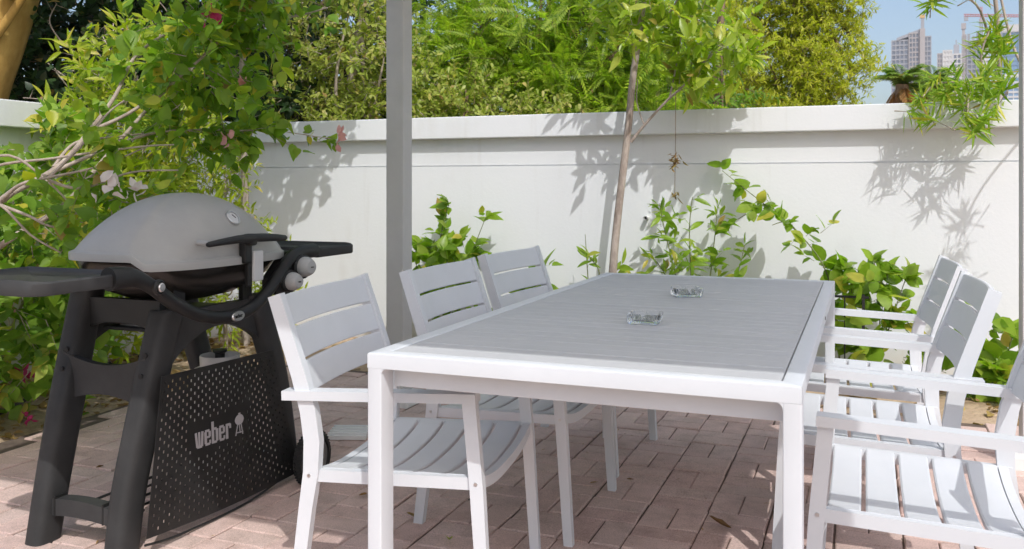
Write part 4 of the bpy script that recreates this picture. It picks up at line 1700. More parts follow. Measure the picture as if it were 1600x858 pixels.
B5 = P.limb([(-3.05, 2.45, 1.05), (-2.90, 2.42, 1.13), (-2.78, 2.45, 1.16), (-2.62, 2.52, 1.20), (-2.50, 2.62, 1.27)], 0.0088, 0.0024)
B6 = P.limb([(-2.78, 2.45, 1.16), (-2.72, 2.56, 1.30), (-2.70, 2.66, 1.42), (-2.64, 2.78, 1.52)], 0.0064, 0.0024)
B7 = P.limb([(-3.25, 2.33, 0.85), (-3.10, 2.20, 1.05), (-3.05, 2.10, 1.22), (-3.0, 2.02, 1.30)], 0.0096, 0.0032)
B8 = P.limb([(-2.36, 3.13, 1.37), (-2.30, 3.20, 1.36), (-2.22, 3.28, 1.345), (-2.13, 3.35, 1.33)], 0.0024, 0.0012, 5)
for b_, n, ln in ((B4, 20, .18), (B3, 22, .17), (B1, 5, .16), (B2, 7, .18), (B6, 4, .16), (B5, 7, .16)):
    p, d, l = P.sprout(b_, n, ln, 0.05, 0.35)
    P.twigs(p, d, l, 9, .062, droop=.35, up=-.05)
p, d, l = P.cloud([((-2.53, 2.98, 1.62), (.18, .20, .22)), ((-2.50, 3.02, 1.84), (.19, .22, .20)), ((-2.52, 3.04, 1.40), (.15, .18, .10)), ((-2.68, 3.04, 1.70), (.10, .12, .12)), ((-2.40, 3.0, 2.08), (.26, .3, .16))], 104, .8, 0, .20)
P.twigs(p, d, l, 9, .064, droop=.4, up=-.1)
p, d, l = P.sprout(B8, 6, .05, 0, .55)
P.twigs(p, d, l, 3, .05, droop=.3)
p, d, l = P.cloud([((-3.36, 2.95, 1.22), (.20, .24, .17)), ((-3.30, 2.80, 1.00), (.20, .22, .14)), ((-3.20, 3.10, 1.36), (.16, .2, .14))], 46, .9, 0, .16)
P.twigs(p, d, l, 8, .066, droop=.35)
p, d, l = P.cloud([((-2.66, 2.62, 1.06), (.16, .16, .10)), ((-2.80, 2.72, 0.96), (.22, .2, .14))], 40, .9, 0, .14)
P.twigs(p, d, l, 8, .06, droop=.35)
for pts in (((-3.35, 2.30, .95), (-3.10, 2.42, 1.18), (-2.86, 2.55, 1.235), (-2.62, 2.72, 1.28), (-2.52, 2.80, 1.29)), ((-3.20, 2.25, 1.02), (-2.98, 2.40, 1.24), (-2.84, 2.50, 1.14), (-2.76, 2.56, 1.02)),
            ((-3.4, 2.2, .8), (-3.05, 2.30, 1.12), (-2.92, 2.36, 1.06), (-2.84, 2.42, .95), (-2.78, 2.5, .88)), ((-2.93, 2.60, 1.20), (-2.95, 2.72, 1.30), (-2.90, 2.86, 1.33), (-2.72, 3.0, 1.36)),
            ((-3.0, 2.36, 1.08), (-2.88, 2.44, 1.02), (-2.80, 2.47, .98), (-2.72, 2.58, .95)), ((-2.80, 2.46, 1.15), (-2.72, 2.54, 1.12), (-2.60, 2.66, 1.18), (-2.5, 2.8, 1.19))):
    P.limb(pts, .008, .003, 6)
P.close(OVATE, LF_BOUG, BARK_PALE)
for c, s, m_ in [((c_[0] * .93, c_[1] * .93, 1.13 + (c_[2] - 1.13) * .93), s_ * 1.05, q_) for c_, s_, q_ in (((-2.57, 3.06, 1.85), .062, M_PINK), ((-2.545, 3.05, 1.808), .05, M_PINK), ((-2.50, 3.18, 1.57), .05, M_PALEPINK), ((-2.129, 3.355, 1.35), .055, M_PALEPINK),
                 ((-2.635, 2.59, 1.12), .085, M_WHITE), ((-2.62, 2.70, 1.105), .065, M_WHITE), ((-2.52, 3.12, 1.33), .05, M_PALEPINK))]:
    flower(P, c, s, m_)

# --- low bougainvillea in the bed left of the barbecue
P = Plant("bougainvillea", "low leafy bougainvillea with a few pink flowers, in the bed left of the barbecue legs", "shrub", (-3.85, 3.05, 0.03), 12)
T = P.limb([(-3.85, 3.05, 0), (-3.80, 3.05, .3), (-3.82, 3.0, .62), (-3.78, 2.95, .95)], .020, .008)
for e in ((-3.45, 2.75, .75), (-3.55, 3.2, .85), (-3.95, 2.6, .9), (-3.5, 2.9, .45), (-4.05, 3.3, .8), (-3.6, 2.6, .55), (-3.62, 3.0, 1.1)):
    s = T[P.rng.integers(4, len(T) - 4)]
    P.limb([s, (s + np.array(e)) / 2 + np.array([0, 0, .06]), e], .009, .003, 6)
p, d, l = P.cloud([((-3.52, 2.85, .70), (.26, .34, .24)), ((-3.50, 3.10, .45), (.20, .28, .22)), ((-3.72, 2.72, .92), (.34, .36, .22)), ((-3.75, 3.15, .80), (.26, .3, .28)), ((-3.60, 3.22, .18), (.12, .2, .12)), ((-3.66, 2.5, .60), (.3, .3, .35))], 230, .8, .1, .17)
P.twigs(p, d, l, 7, .082, droop=.35)
P.close(OVATE, LF_LOW, BARK_PALE)
for c, s, m_ in (((-3.56, 3.00, .285), .06, M_PINK), ((-3.54, 3.04, .26), .05, M_PINK), ((-3.52, 3.0, .085), .055, M_PINK), ((-3.42, 2.82, .60), .04, M_PALEPINK)):
    flower(P, c, s, m_)

# --- yellow-green shrub against the left wall, and a finer one nearer the corner
P = Plant("leafy_shrub", "bright yellow-green shrub with pointed leaves rising in front of the left wall", "shrub", (-4.06, 3.92, 0.03), 13)
T = P.limb([(-4.06, 3.92, 0), (-4.05, 3.94, .6), (-4.03, 3.98, 1.2), (-4.03, 4.0, 1.8)], .018, .005)
for k in range(9):
    s = T[P.rng.integers(6, 17)]
    e = s + np.array([P.rng.uniform(-.3, .35), P.rng.uniform(-.35, .35), P.rng.uniform(.3, .6)])
    P.limb([s, (s + e) / 2, e], .008, .003, 6, wob=.03)
p, d, l = P.cloud([((-3.93, 4.03, 1.74), (.28, .30, .26)), ((-3.86, 4.02, 1.38), (.34, .36, .28)), ((-3.9, 3.95, .95), (.34, .38, .32)), ((-3.95, 3.9, .5), (.3, .36, .3))], 540, .7, .35, .20)
P.twigs(p, d, l, 9, .085, up=.35, droop=.1)
P.close(NARROW, LF_YG, BARK_PALE)

P = Plant("leafy_shrub", "fine-leaved yellowish shrub behind the barbecue lid, beside the wall corner", "shrub", (-3.85, 4.75, 0.03), 14)
T = P.limb([(-3.85, 4.75, 0), (-3.84, 4.72, .5), (-3.80, 4.68, 1.0), (-3.78, 4.65, 1.4)], .016, .005)
for k in range(8):
    s = T[P.rng.integers(5, 17)]
    e = s + np.array([P.rng.uniform(-.3, .35), P.rng.uniform(-.35, .25), P.rng.uniform(.15, .4)])
    P.limb([s, (s + e) / 2, e], .007, .003, 6, wob=.03)
p, d, l = P.cloud([((-3.93, 4.58, 1.30), (.25, .32, .28)), ((-3.90, 4.62, .95), (.28, .32, .30)), ((-3.78, 4.7, .5), (.34, .34, .35))], 330, .75, .2, .18)
P.twigs(p, d, l, 11, .052, up=.2, droop=.2)
P.close(NARROW, LF_YG, BARK_PALE)

P = Plant("leafy_shrub", "mid-green shrub covering the left wall face below its coping, at the left edge", "shrub", (-4.22, 3.05, 0.03), 18)
T = P.limb([(-4.22, 3.05, 0), (-4.22, 3.02, .5), (-4.18, 3.0, 1.0), (-4.16, 3.0, 1.3)], .016, .005)
p, d, l = P.cloud([((-4.26, 3.62, 1.26), (.16, .42, .20)), ((-4.22, 3.40, 1.02), (.20, .40, .24)), ((-4.2, 3.0, .85), (.22, .5, .32)), ((-4.2, 3.2, .45), (.2, .5, .35))], 190, .8, .15, .18)
P.twigs(p, d, l, 8, .075, droop=.3)
P.close(OVATE, LF_LOW, BARK_PALE)

# --- slim tree at the wall corner
P = Plant("slim_tree", "slim pale-trunked tree standing in the corner of the garden wall", "tree", (-3.93, 5.05, 0.03), 15)
T = P.limb([(-3.93, 5.05, 0), (-3.92, 5.03, .6), (-3.905, 5.01, 1.10), (-3.89, 4.97, 1.6), (-3.86, 4.93, 2.05), (-3.80, 4.9, 2.6)], .030, .020)
ends = [(-3.62, 4.75, 2.35), (-3.35, 4.9, 2.42), (-4.15, 4.8, 2.5), (-3.7, 4.6, 2.75), (-3.45, 5.0, 2.8), (-3.9, 5.0, 3.0), (-4.05, 4.7, 2.15), (-3.15, 4.85, 2.25)]
for e in ends:
    s = T[P.rng.integers(22, len(T) - 4)]
    P.limb([s, (s + np.array(e)) / 2 + P.rng.normal(0, .03, 3), e], .012, .004, 6)
p, d, l = P.cloud([((-3.58, 4.75, 2.46), (.34, .30, .22)), ((-3.20, 4.85, 2.48), (.26, .22, .20)), ((-4.0, 4.8, 2.5), (.4, .35, .3)), ((-3.6, 4.8, 2.85), (.55, .45, .3)), ((-4.0, 4.85, 2.02), (.22, .22, .2))], 240, .8, .0, .22)
P.twigs(p, d, l, 8, .075, droop=.4)
P.close(OVATE, LF_MID, BARK_GREY)

# --- young tree in front of the back wall
P = Plant("young_tree", "young tree with a thin bare grey trunk, in front of the white wall", "tree", (-1.495, 5.45, 0.03), 16)
T = P.limb([(-1.495, 5.45, 0.0), (-1.46, 5.45, 0.60), (-1.425, 5.45, 0.97), (-1.362, 5.45, 1.49), (-1.335, 5.45, 1.78), (-1.295, 5.45, 2.05), (-1.24, 5.44, 2.45)], .0285, .019, 12)
L1 = P.limb([(-1.345, 5.45, 1.40), (-1.26, 5.44, 1.50), (-1.12, 5.42, 1.64), (-1.00, 5.40, 1.74), (-0.86, 5.36, 1.88), (-0.70, 5.31, 1.96)], .011, .004)
L2 = P.limb([(-1.10, 5.42, 1.66), (-1.06, 5.40, 1.82), (-1.03, 5.38, 1.98), (-0.98, 5.35, 2.15)], .007, .003, 6)
L3 = P.limb([(-1.26, 5.44, 1.50), (-1.30, 5.42, 1.64), (-1.29, 5.40, 1.78)], .005, .0025, 6)
L4 = P.limb([(-1.30, 5.45, 2.02), (-1.15, 5.42, 2.12), (-1.0, 5.38, 2.3)], .009, .004, 6)
L5 = P.limb([(-1.31, 5.45, 1.98), (-1.42, 5.42, 2.10), (-1.5, 5.38, 2.3)], .008, .004, 6)
for b_, n, ln, t0 in ((L1, 22, .22, .45), (L2, 12, .2, .1), (L4, 14, .24, .1), (L5, 12, .22, .2)):
    p, d, l = P.sprout(b_, n, ln, .1, t0)
    P.twigs(p, d, l, 8, .098, droop=.2, up=.2)
p, d, l = P.cloud([((-1.20, 5.40, 2.10), (.30, .26, .22)), ((-0.95, 5.36, 2.00), (.28, .22, .18)), ((-0.72, 5.33, 1.93), (.16, .15, .10)), ((-1.1, 5.4, 2.5), (.45, .4, .3))], 80, .85, 0, .2)
P.twigs(p, d, l, 9, .098, droop=.2, up=.2)
P.rosette(np.array([-.60, 5.30, 1.86]), nrm(np.array([.7, -.3, .3])), 8, .11)
P.close(ELLIP, LF_CIT, BARK_GREY)

# dry sprig hanging from it
P2 = Plant("dry_sprig", "dry brown sprig hanging on a thread from the young tree against the wall", "sprig", (-1.06, 5.41, 1.66), 17)
P2.limb([(-1.06, 5.41, 1.68), (-1.062, 5.42, 1.50), (-1.066, 5.43, 1.30), (-1.07, 5.43, 1.06)], .0022, .0018, 5, "thread")
for z, n in ((1.30, 22), (1.26, 16), (1.08, 14)):
    P2.rosette(np.array([-1.066, 5.43, z]), np.array([0.1, -.2, -1.0]) / 1.03, n, .05, .7)
P2.close(NARROW, LF_DRY, BARK_BROWN, top=0, rest="dry_leaves")

# --- round-leaved climbers in the bed below the back wall
def climber(label, loc, seed, arms, nl, L, tpl, mat_, cl=None, nt=6, name="climbing_plant", cat="climber"):
    pl = Plant(name, label, cat, loc, seed, None)
    for k, arm in enumerate(arms):
        ln_ = pl.limb(arm, .0065, .002, 6, "stem")
        n = max(3, int(nl * (np.linalg.norm(np.diff(ln_, axis=0), axis=1).sum())))
        p_, d_, l_ = pl.sprout(ln_, n, .07, .25, .12)
        pl.twigs(p_, d_, l_, 3, L, a=.6, b=.8, up=.15, droop=.2, stem=.0016)
    if cl:
        p_, d_, l_ = pl.cloud(cl[0], cl[1], .9, .25, .13)
        pl.twigs(p_, d_, l_, nt, L, up=.15, droop=.3, stem=.002)
    return pl.close(tpl, mat_, STEM_GREEN)


climber("leafy climber against the white wall behind the two far left chairs", (-2.62, 5.50, .03), 21,
        [[(-2.62, 5.50, 0), (-2.66, 5.48, .4), (-2.66, 5.46, .75), (-2.60, 5.47, 1.0)], [(-2.62, 5.5, 0), (-2.5, 5.48, .45), (-2.42, 5.47, .7), (-2.33, 5.47, .92)], [(-2.62, 5.5, .1), (-2.8, 5.46, .45), (-2.84, 5.44, .68)]],
        13, .092, OVATE, LF_VINE, ([((-2.70, 5.45, .70), (.17, .12, .12)), ((-2.52, 5.45, .62), (.22, .12, .14)), ((-2.62, 5.46, .42), (.26, .14, .2)), ((-2.62, 5.46, .74), (.22, .1, .13))], 40))
climber("small leafy climber at the wall just right of the farthest left chair back", (-1.98, 5.50, .03), 22,
        [[(-1.98, 5.5, 0), (-1.96, 5.46, .35), (-1.92, 5.44, .62)], [(-1.98, 5.5, 0), (-2.02, 5.46, .4), (-2.0, 5.45, .70)]],
        12, .095, OVATE, LF_VINE, ([((-1.95, 5.45, .45), (.09, .08, .16))], 7))
climber("small sprouting shoot at the foot of the young tree", (-1.60, 5.52, .03), 23,
        [[(-1.60, 5.52, 0), (-1.63, 5.50, .45), (-1.655, 5.50, .82)], [(-1.6, 5.52, .3), (-1.5, 5.47, .55), (-1.42, 5.45, .61)], [(-1.6, 5.52, .4), (-1.56, 5.49, .58), (-1.62, 5.47, .68)]],
        6, .085, ELLIP, LF_VINE)
climber("bushy climber with upright leafy shoots against the wall right of the young tree", (-0.98, 5.50, .03), 24,
        [[(-.98, 5.5, 0), (-1.06, 5.49, .5), (-1.14, 5.48, .85), (-1.17, 5.47, 1.02)], [(-.98, 5.5, 0), (-.98, 5.49, .5), (-.99, 5.48, .85), (-.97, 5.47, 1.06)], [(-.98, 5.5, 0), (-.88, 5.49, .5), (-.84, 5.48, .8), (-.82, 5.47, 1.0)],
         [(-.98, 5.5, 0), (-.80, 5.48, .4), (-.70, 5.47, .62), (-.66, 5.46, .78)], [(-.98, 5.5, .2), (-1.12, 5.48, .55), (-1.22, 5.47, .70)]],
        15, .080, ELLIP, LF_VINE, ([((-1.0, 5.46, .62), (.20, .10, .16)), ((-.95, 5.46, .40), (.30, .14, .2)), ((-1.06, 5.47, .84), (.12, .08, .12))], 30))
climber("long arching climber shoot with round leaves trailing across the white wall to the trellis", (-0.12, 5.42, .03), 25,
        [[(-.12, 5.42, .0), (-.16, 5.40, .45), (-.22, 5.41, .68), (-.36, 5.44, .86), (-.55, 5.48, 1.02), (-.68, 5.53, 1.12), (-.81, 5.60, 1.22)],
         [(-.36, 5.44, .86), (-.42, 5.42, .92), (-.50, 5.42, .90)], [(-.55, 5.48, 1.02), (-.62, 5.47, .98), (-.70, 5.48, .93)]],
        11, .080, ROUND, LF_VINE, ([((-.62, 5.47, .95), (.10, .06, .05)), ((-.36, 5.43, .84), (.12, .06, .05)), ((-.22, 5.41, .68), (.06, .05, .06))], 9), nt=4)
climber("dense round-leaved climber massed on the black trellis behind the right chairs", (0.03, 5.36, .03), 26,
        [[(.03, 5.36, 0), (-.06, 5.34, .4), (-.06, 5.32, .68)], [(.03, 5.36, 0), (.08, 5.33, .4), (.05, 5.31, .72)], [(.03, 5.36, 0), (.14, 5.33, .4), (.22, 5.32, .66)], [(.05, 5.34, .4), (.18, 5.30, .42), (.24, 5.29, .36)]],
        12, .086, ROUND, LF_VINE, ([((.00, 5.31, .62), (.15, .09, .10)), ((.10, 5.31, .58), (.12, .09, .10)), ((.02, 5.32, .38), (.17, .09, .16)), ((.10, 5.32, .20), (.18, .1, .1))], 38))
climber("broad-leaved shrub in the sandy bed beside the right post, behind the right chair backs", (.58, 5.22, .03), 27,
        [[(.58, 5.22, 0), (.57, 5.2, .25), (.60, 5.19, .50)], [(.58, 5.22, 0), (.66, 5.2, .2), (.70, 5.18, .36)], [(.58, 5.22, 0), (.48, 5.2, .2), (.42, 5.18, .33)]],
        14, .105, OVATE, LF_VINE, ([((.57, 5.18, .30), (.14, .1, .12)), ((.46, 5.18, .16), (.12, .1, .1)), ((.66, 5.17, .16), (.12, .1, .1))], 22), name="leafy_shrub", cat="shrub")

# --- narrow-leaved shrub leaning over the wall at the right
P = Plant("oleander_shrub", "narrow-leaved shrub leaning over the wall coping at the right, in front of the towers", "shrub", (0.85, 6.25, -.03), 31)
S0 = P.limb([(.85, 6.25, -.03), (.80, 6.1, .9), (.74, 5.95, 1.6), (.72, 5.85, 2.0), (.66, 5.75, 2.5)], .022, .010)
S1 = P.limb([(.80, 6.05, 1.2), (.72, 5.85, 1.55), (.62, 5.62, 1.70), (.54, 5.50, 1.66), (.52, 5.44, 1.52)], .011, .005)
S2 = P.limb([(.76, 5.98, 1.5), (.55, 5.75, 1.70), (.38, 5.55, 1.70), (.30, 5.47, 1.62)], .010, .004)
S3 = P.limb([(1.25, 5.60, 1.2), (.95, 5.65, 1.66), (.80, 5.684, 1.83), (.71, 5.65, 2.16), (.66, 5.62, 2.5)], .009, .006)
S4 = P.limb([(.62, 5.62, 1.70), (.60, 5.56, 1.85), (.64, 5.56, 1.98)], .008, .004)
S5 = P.limb([(.95, 6.1, 1.2), (1.15, 5.6, 1.85), (1.02, 5.2, 1.90), (.95, 5.05, 1.76)], .012, .005)
S6 = P.limb([(.74, 5.95, 1.7), (.60, 5.60, 2.1), (.45, 5.45, 2.16), (.34, 5.4, 2.12)], .009, .004)
tips = [(.30, 5.47, 1.60), (.36, 5.50, 1.70), (.26, 5.48, 1.54), (.42, 5.50, 1.63), (.34, 5.46, 1.50), (.48, 5.50, 1.68), (.54, 5.48, 1.64), (.60, 5.50, 1.70), (.52, 5.43, 1.50), (.55, 5.42, 1.42), (.50, 5.46, 1.58), (.62, 5.52, 1.60), (.46, 5.52, 1.74),
        (.70, 5.56, 1.66), (.66, 5.50, 1.54), (.60, 5.45, 1.48), (.64, 5.56, 1.94), (.60, 5.58, 1.88), (.70, 5.58, 1.86), (.66, 5.6, 2.02), (.34, 5.4, 2.13), (.40, 5.42, 2.18), (.58, 5.45, 2.17), (.52, 5.45, 2.2), (.74, 5.6, 1.76),
        (.62, 5.56, 1.74), (.70, 5.6, 1.92), (.91, 5.0, 1.62), (.98, 5.02, 1.72), (.88, 5.05, 1.52), (1.0, 4.95, 1.6), (.95, 5.1, 1.78), (.85, 5.05, 1.44), (.93, 4.98, 1.36)]
for c in tips:
    c = np.array(c)
    dd = nrm(P.rng.normal(0, .5, 3) + np.array([-.1, -.5, .35 if c[2] > 1.56 else -.5]))
    P.rosette(c, dd, 17, .105, 1.0)
    P.rosette(c - dd * .035, dd, 10, .11, 1.2)
    P.stems.append((np.array([c - dd * .14 + np.array([.02, .05, -.02])]), np.array([c]), np.array([.0045])))
P.close(LANCE, LF_OH, BARK_PALE)

# --- hedge and trees beyond the wall
def big_plant(name, label, cat, loc, seed, trunk, ells, m, n, L, tpl, mat_, bark, ln=.28, shell=.5, up=.15, limbs=10, tr=(.08, .03), top=0, droop=.25, stem=.004, group=None, lump=.25, lup=.1):
    pl = Plant(name, label, cat, loc, seed, group)
    T_ = pl.limb(trunk, tr[0], tr[1], 10)
    for k in range(limbs):
        c, r_ = ells[k % len(ells)]
        e = np.array(c) + pl.rng.uniform(-.55, .55, 3) * np.array(r_)
        s = T_[pl.rng.integers(len(T_) // 3, len(T_))]
        pl.limb([s, (s + e) / 2 + pl.rng.normal(0, .06, 3), e], tr[1] * .8, tr[1] * .25, 6)
    p_, d_, l_ = pl.cloud(ells, m, shell, up, ln, lump)
    pl.twigs(p_, d_, l_, n, L, up=lup, droop=droop, stem=stem)
    return pl.close(tpl, mat_, bark, top=top)


big_plant("olive_hedge", "dense olive-yellow hedge shrub rising behind the wall, left of the tall grey post", "hedge", (-4.15, 6.75, -.03), 41,
          [(-4.15, 6.75, 0), (-4.1, 6.75, 1.0), (-4.12, 6.72, 2.0), (-4.0, 6.7, 2.6)],
          [((-3.95, 6.70, 2.15), (.50, .42, .55)), ((-4.45, 6.85, 2.05), (.45, .4, .5)), ((-3.65, 6.72, 1.85), (.45, .4, .40)), ((-4.2, 6.8, 2.7), (.6, .5, .5)), ((-4.0, 6.65, 1.6), (.6, .4, .3))],
          950, 13, .052, OBOV, LF_OLIVE, BARK_PALE, ln=.20, lump=.35)
big_plant("olive_hedge", "brownish olive hedge shrub behind the wall, right of the tall grey post", "hedge", (-2.95, 6.8, -.03), 42,
          [(-2.95, 6.8, 0), (-2.95, 6.8, 1.0), (-3.0, 6.75, 1.7)],
          [((-3.15, 6.75, 1.72), (.42, .35, .38)), ((-2.78, 6.80, 1.62), (.38, .34, .30)), ((-2.35, 6.9, 1.55), (.35, .35, .25))],
          480, 13, .046, OBOV, LF_OLIVE, BARK_BROWN, ln=.18, lump=.35)
big_plant("feathery_tree", "bright green feathery-leaved tree beyond the wall, right of the grey post", "tree", (-3.05, 7.9, -.03), 43,
          [(-3.05, 7.9, 0), (-3.0, 7.85, 1.2), (-3.1, 7.8, 2.2), (-3.2, 7.8, 3.2)],
          [((-3.45, 7.5, 2.25), (.40, .35, .35)), ((-2.95, 7.5, 2.05), (.45, .35, .42)), ((-3.1, 7.6, 2.70), (.45, .4, .25)), ((-2.6, 7.6, 1.85), (.4, .35, .3)), ((-3.7, 7.7, 2.7), (.4, .4, .3))],
          190, 8, .25, FEATHER, LF_FEATH, BARK_BROWN, ln=.40, up=.25, droop=.45, shell=.8, limbs=14, tr=(.06, .03), top=200)
big_plant("feathery_tree", "feathery-leaved tree with a bent brown branch, beyond the wall left of the young tree", "tree", (-2.15, 8.0, -.03), 44,
          [(-2.15, 8.0, 0), (-2.2, 7.9, 1.2), (-2.35, 7.8, 2.0), (-2.5, 7.8, 3.0)],
          [((-2.45, 7.6, 2.3), (.40, .4, .40)), ((-2.1, 7.7, 1.95), (.38, .35, .42)), ((-1.9, 7.8, 2.5), (.4, .35, .35)), ((-1.75, 7.9, 1.85), (.35, .3, .35)), ((-2.5, 7.7, 2.75), (.35, .4, .2))],
          180, 8, .25, FEATHER, LF_FEATH, BARK_BROWN, ln=.40, up=.25, droop=.45, shell=.8, limbs=12, tr=(.06, .03), top=200)
P = Plant("bare_tree", "small tree with a bent bare brown branch standing just beyond the wall", "tree", (-2.44, 7.4, -.03), 45)
T = P.limb([(-2.44, 7.4, 0), (-2.42, 7.4, 1.2), (-2.40, 7.4, 1.75), (-2.30, 7.4, 1.93), (-2.10, 7.4, 2.12), (-1.90, 7.4, 2.32), (-1.78, 7.4, 2.7)], .045, .022)
Q = P.limb([(-2.42, 7.4, 1.5), (-2.58, 7.4, 1.9), (-2.64, 7.4, 2.3), (-2.62, 7.4, 2.9)], .03, .015)
p, d, l = P.sprout(T, 16, .4, .2, .6)
P.twigs(p, d, l, 6, .28, up=.2, droop=.4)
P.close(FEATHER, LF_FEATH, BARK_BROWN, top=100)
big_plant("small_leaf_tree", "darker small-leaved tree filling in behind the young tree trunk, beyond the wall", "tree", (-1.35, 9.0, -.03), 46,
          [(-1.35, 9, 0), (-1.4, 9, 1.5), (-1.3, 9, 3.0)],
          [((-1.7, 8.8, 2.0), (.5, .5, .45)), ((-1.35, 9.0, 1.75), (.35, .4, .25)), ((-2.0, 9.0, 1.9), (.5, .5, .45)), ((-1.8, 9.1, 2.7), (.4, .4, .25))],
          380, 13, .085, NARROW, LF_MID, BARK_BROWN, ln=.30, lump=.4, shell=.7)
_rt = np.random.default_rng(147)
_main = [((-1.15, 13.0, 2.9), (.80, .75, .85)), ((-.50, 13.0, 2.65), (.52, .6, .75)), ((-.62, 13.2, 3.40), (.52, .6, .55)), ((-1.6, 13.2, 3.3), (.9, .8, .9)), ((-.72, 12.8, 1.95), (.70, .6, .5)), ((-1.1, 13.3, 4.1), (.9, .8, .6)), ((-2.0, 13.3, 2.2), (.8, .7, .6)), ((-1.55, 12.9, 2.35), (.7, .5, .6))]
_cl = []
for c_, r_ in _main:
    for k_ in range(15):
        d_ = nrm(_rt.normal(0, 1, 3) + np.array([.1, -.5, .15]))
        q_ = _rt.uniform(.17, .30)
        _cl.append((tuple(np.array(c_) + d_ * np.array(r_) * _rt.uniform(.72, 1.0)), (q_ * 1.15, q_, q_ * .9)))
big_plant("round_tree", "large round bushy yellow-green tree beyond the wall, left of the sky gap", "tree", (-.85, 13.6, -.03), 47,
          [(-.85, 13.6, 0), (-.85, 13.6, 1.6), (-.9, 13.5, 3.0), (-.9, 13.5, 4.2)], _cl,
          4600, 14, .064, NARROW, LF_BIG, BARK_BROWN, ln=.17, lump=.15, shell=.7, limbs=40, tr=(.14, .05), up=.3, lup=.25, droop=.1)
big_plant("leafy_tree", "mid-green tree further back whose top breaks into the sky beyond the feathery trees", "tree", (-4.2, 12.0, -.03), 48,
          [(-4.2, 12, 0), (-4.2, 12, 2.0), (-4.1, 12, 4.0)],
          [((-4.6, 12, 2.6), (.9, .8, .8)), ((-3.6, 12, 2.4), (.9, .8, .7)), ((-5.6, 12, 2.8), (.9, .8, .9)), ((-3.0, 12.2, 3.3), (.6, .6, .5)), ((-2.6, 12.2, 2.2), (.7, .6, .6))],
          560, 13, .11, NARROW, LF_MID, BARK_BROWN, ln=.34, lump=.45, shell=.6, tr=(.14, .05))
big_plant("shaded_tree", "shade-coloured tree beyond the left wall, behind the yellow-green shrub", "tree", (-7.0, 7.2, -.03), 49,
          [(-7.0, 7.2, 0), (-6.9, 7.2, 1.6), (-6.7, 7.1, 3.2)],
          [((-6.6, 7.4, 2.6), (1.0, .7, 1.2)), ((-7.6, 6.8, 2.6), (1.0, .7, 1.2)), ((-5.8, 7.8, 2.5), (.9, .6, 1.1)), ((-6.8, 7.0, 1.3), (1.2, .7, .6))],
          900, 10, .085, OVATE[:2], LF_SHADED, BARK_BROWN, ln=.35, lump=.4, shell=.6, tr=(.10, .04), droop=.3, top=150)
big_plant("shaded_tree", "tall shade-coloured tree at the left wall corner, its unseen crown added for shade", "tree", (-5.35, 6.7, -.03), 50,
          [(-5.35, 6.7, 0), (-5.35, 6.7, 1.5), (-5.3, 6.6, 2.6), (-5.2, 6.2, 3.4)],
          [((-5.3, 5.9, 3.55), (1.1, .9, .55)), ((-6.5, 5.6, 3.6), (1.2, 1.0, .6)), ((-5.0, 6.9, 2.1), (.45, .4, .5)), ((-5.6, 6.9, 1.9), (.5, .4, .5)), ((-6.0, 4.6, 3.7), (1.2, 1.0, .6))],  # unseen high clumps added to shade the growth behind
          760, 10, .085, OVATE[:2], LF_SHADED, BARK_BROWN, ln=.35, lump=.35, shell=.6, tr=(.09, .04), droop=.3, top=150)
big_plant("shaded_tree", "shade-coloured bushy tree beyond the wall, behind the olive hedge", "tree", (-5.6, 8.6, -.03), 51,
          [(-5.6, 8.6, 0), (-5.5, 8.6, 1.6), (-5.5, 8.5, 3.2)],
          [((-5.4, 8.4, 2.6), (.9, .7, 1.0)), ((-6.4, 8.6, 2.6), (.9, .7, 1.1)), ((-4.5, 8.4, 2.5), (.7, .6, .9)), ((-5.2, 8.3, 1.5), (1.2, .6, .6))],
          850, 12, .085, OVATE[:2], LF_SHADED, BARK_BROWN, ln=.35, lump=.3, shell=.6, tr=(.10, .04), droop=.3)

big_plant("shaded_tree", "shade-coloured dense tree close behind the left wall, filling the shade right of the ochre trunk", "tree", (-6.1, 5.75, -.03), 54,
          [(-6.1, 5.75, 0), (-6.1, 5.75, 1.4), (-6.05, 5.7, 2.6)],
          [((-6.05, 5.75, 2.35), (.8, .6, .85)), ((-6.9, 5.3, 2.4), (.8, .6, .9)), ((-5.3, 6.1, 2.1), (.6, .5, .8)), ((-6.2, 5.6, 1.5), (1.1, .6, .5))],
          1000, 12, .085, OVATE[:2], LF_SHADED, BARK_BROWN, ln=.32, lump=.3, shell=.7, tr=(.08, .04), droop=.3, top=120)

# --- leaning ochre trunk beyond the left wall
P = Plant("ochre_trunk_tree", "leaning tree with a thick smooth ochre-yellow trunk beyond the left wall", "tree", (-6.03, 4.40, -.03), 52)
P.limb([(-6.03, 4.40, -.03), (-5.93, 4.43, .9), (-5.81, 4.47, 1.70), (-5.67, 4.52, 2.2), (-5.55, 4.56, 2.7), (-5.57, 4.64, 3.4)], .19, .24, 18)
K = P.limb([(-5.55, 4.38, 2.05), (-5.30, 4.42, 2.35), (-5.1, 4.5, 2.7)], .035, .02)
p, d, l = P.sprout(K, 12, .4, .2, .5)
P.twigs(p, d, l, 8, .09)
P.close(OVATE, LF_SHADED, BARK_OCHRE, top=60)

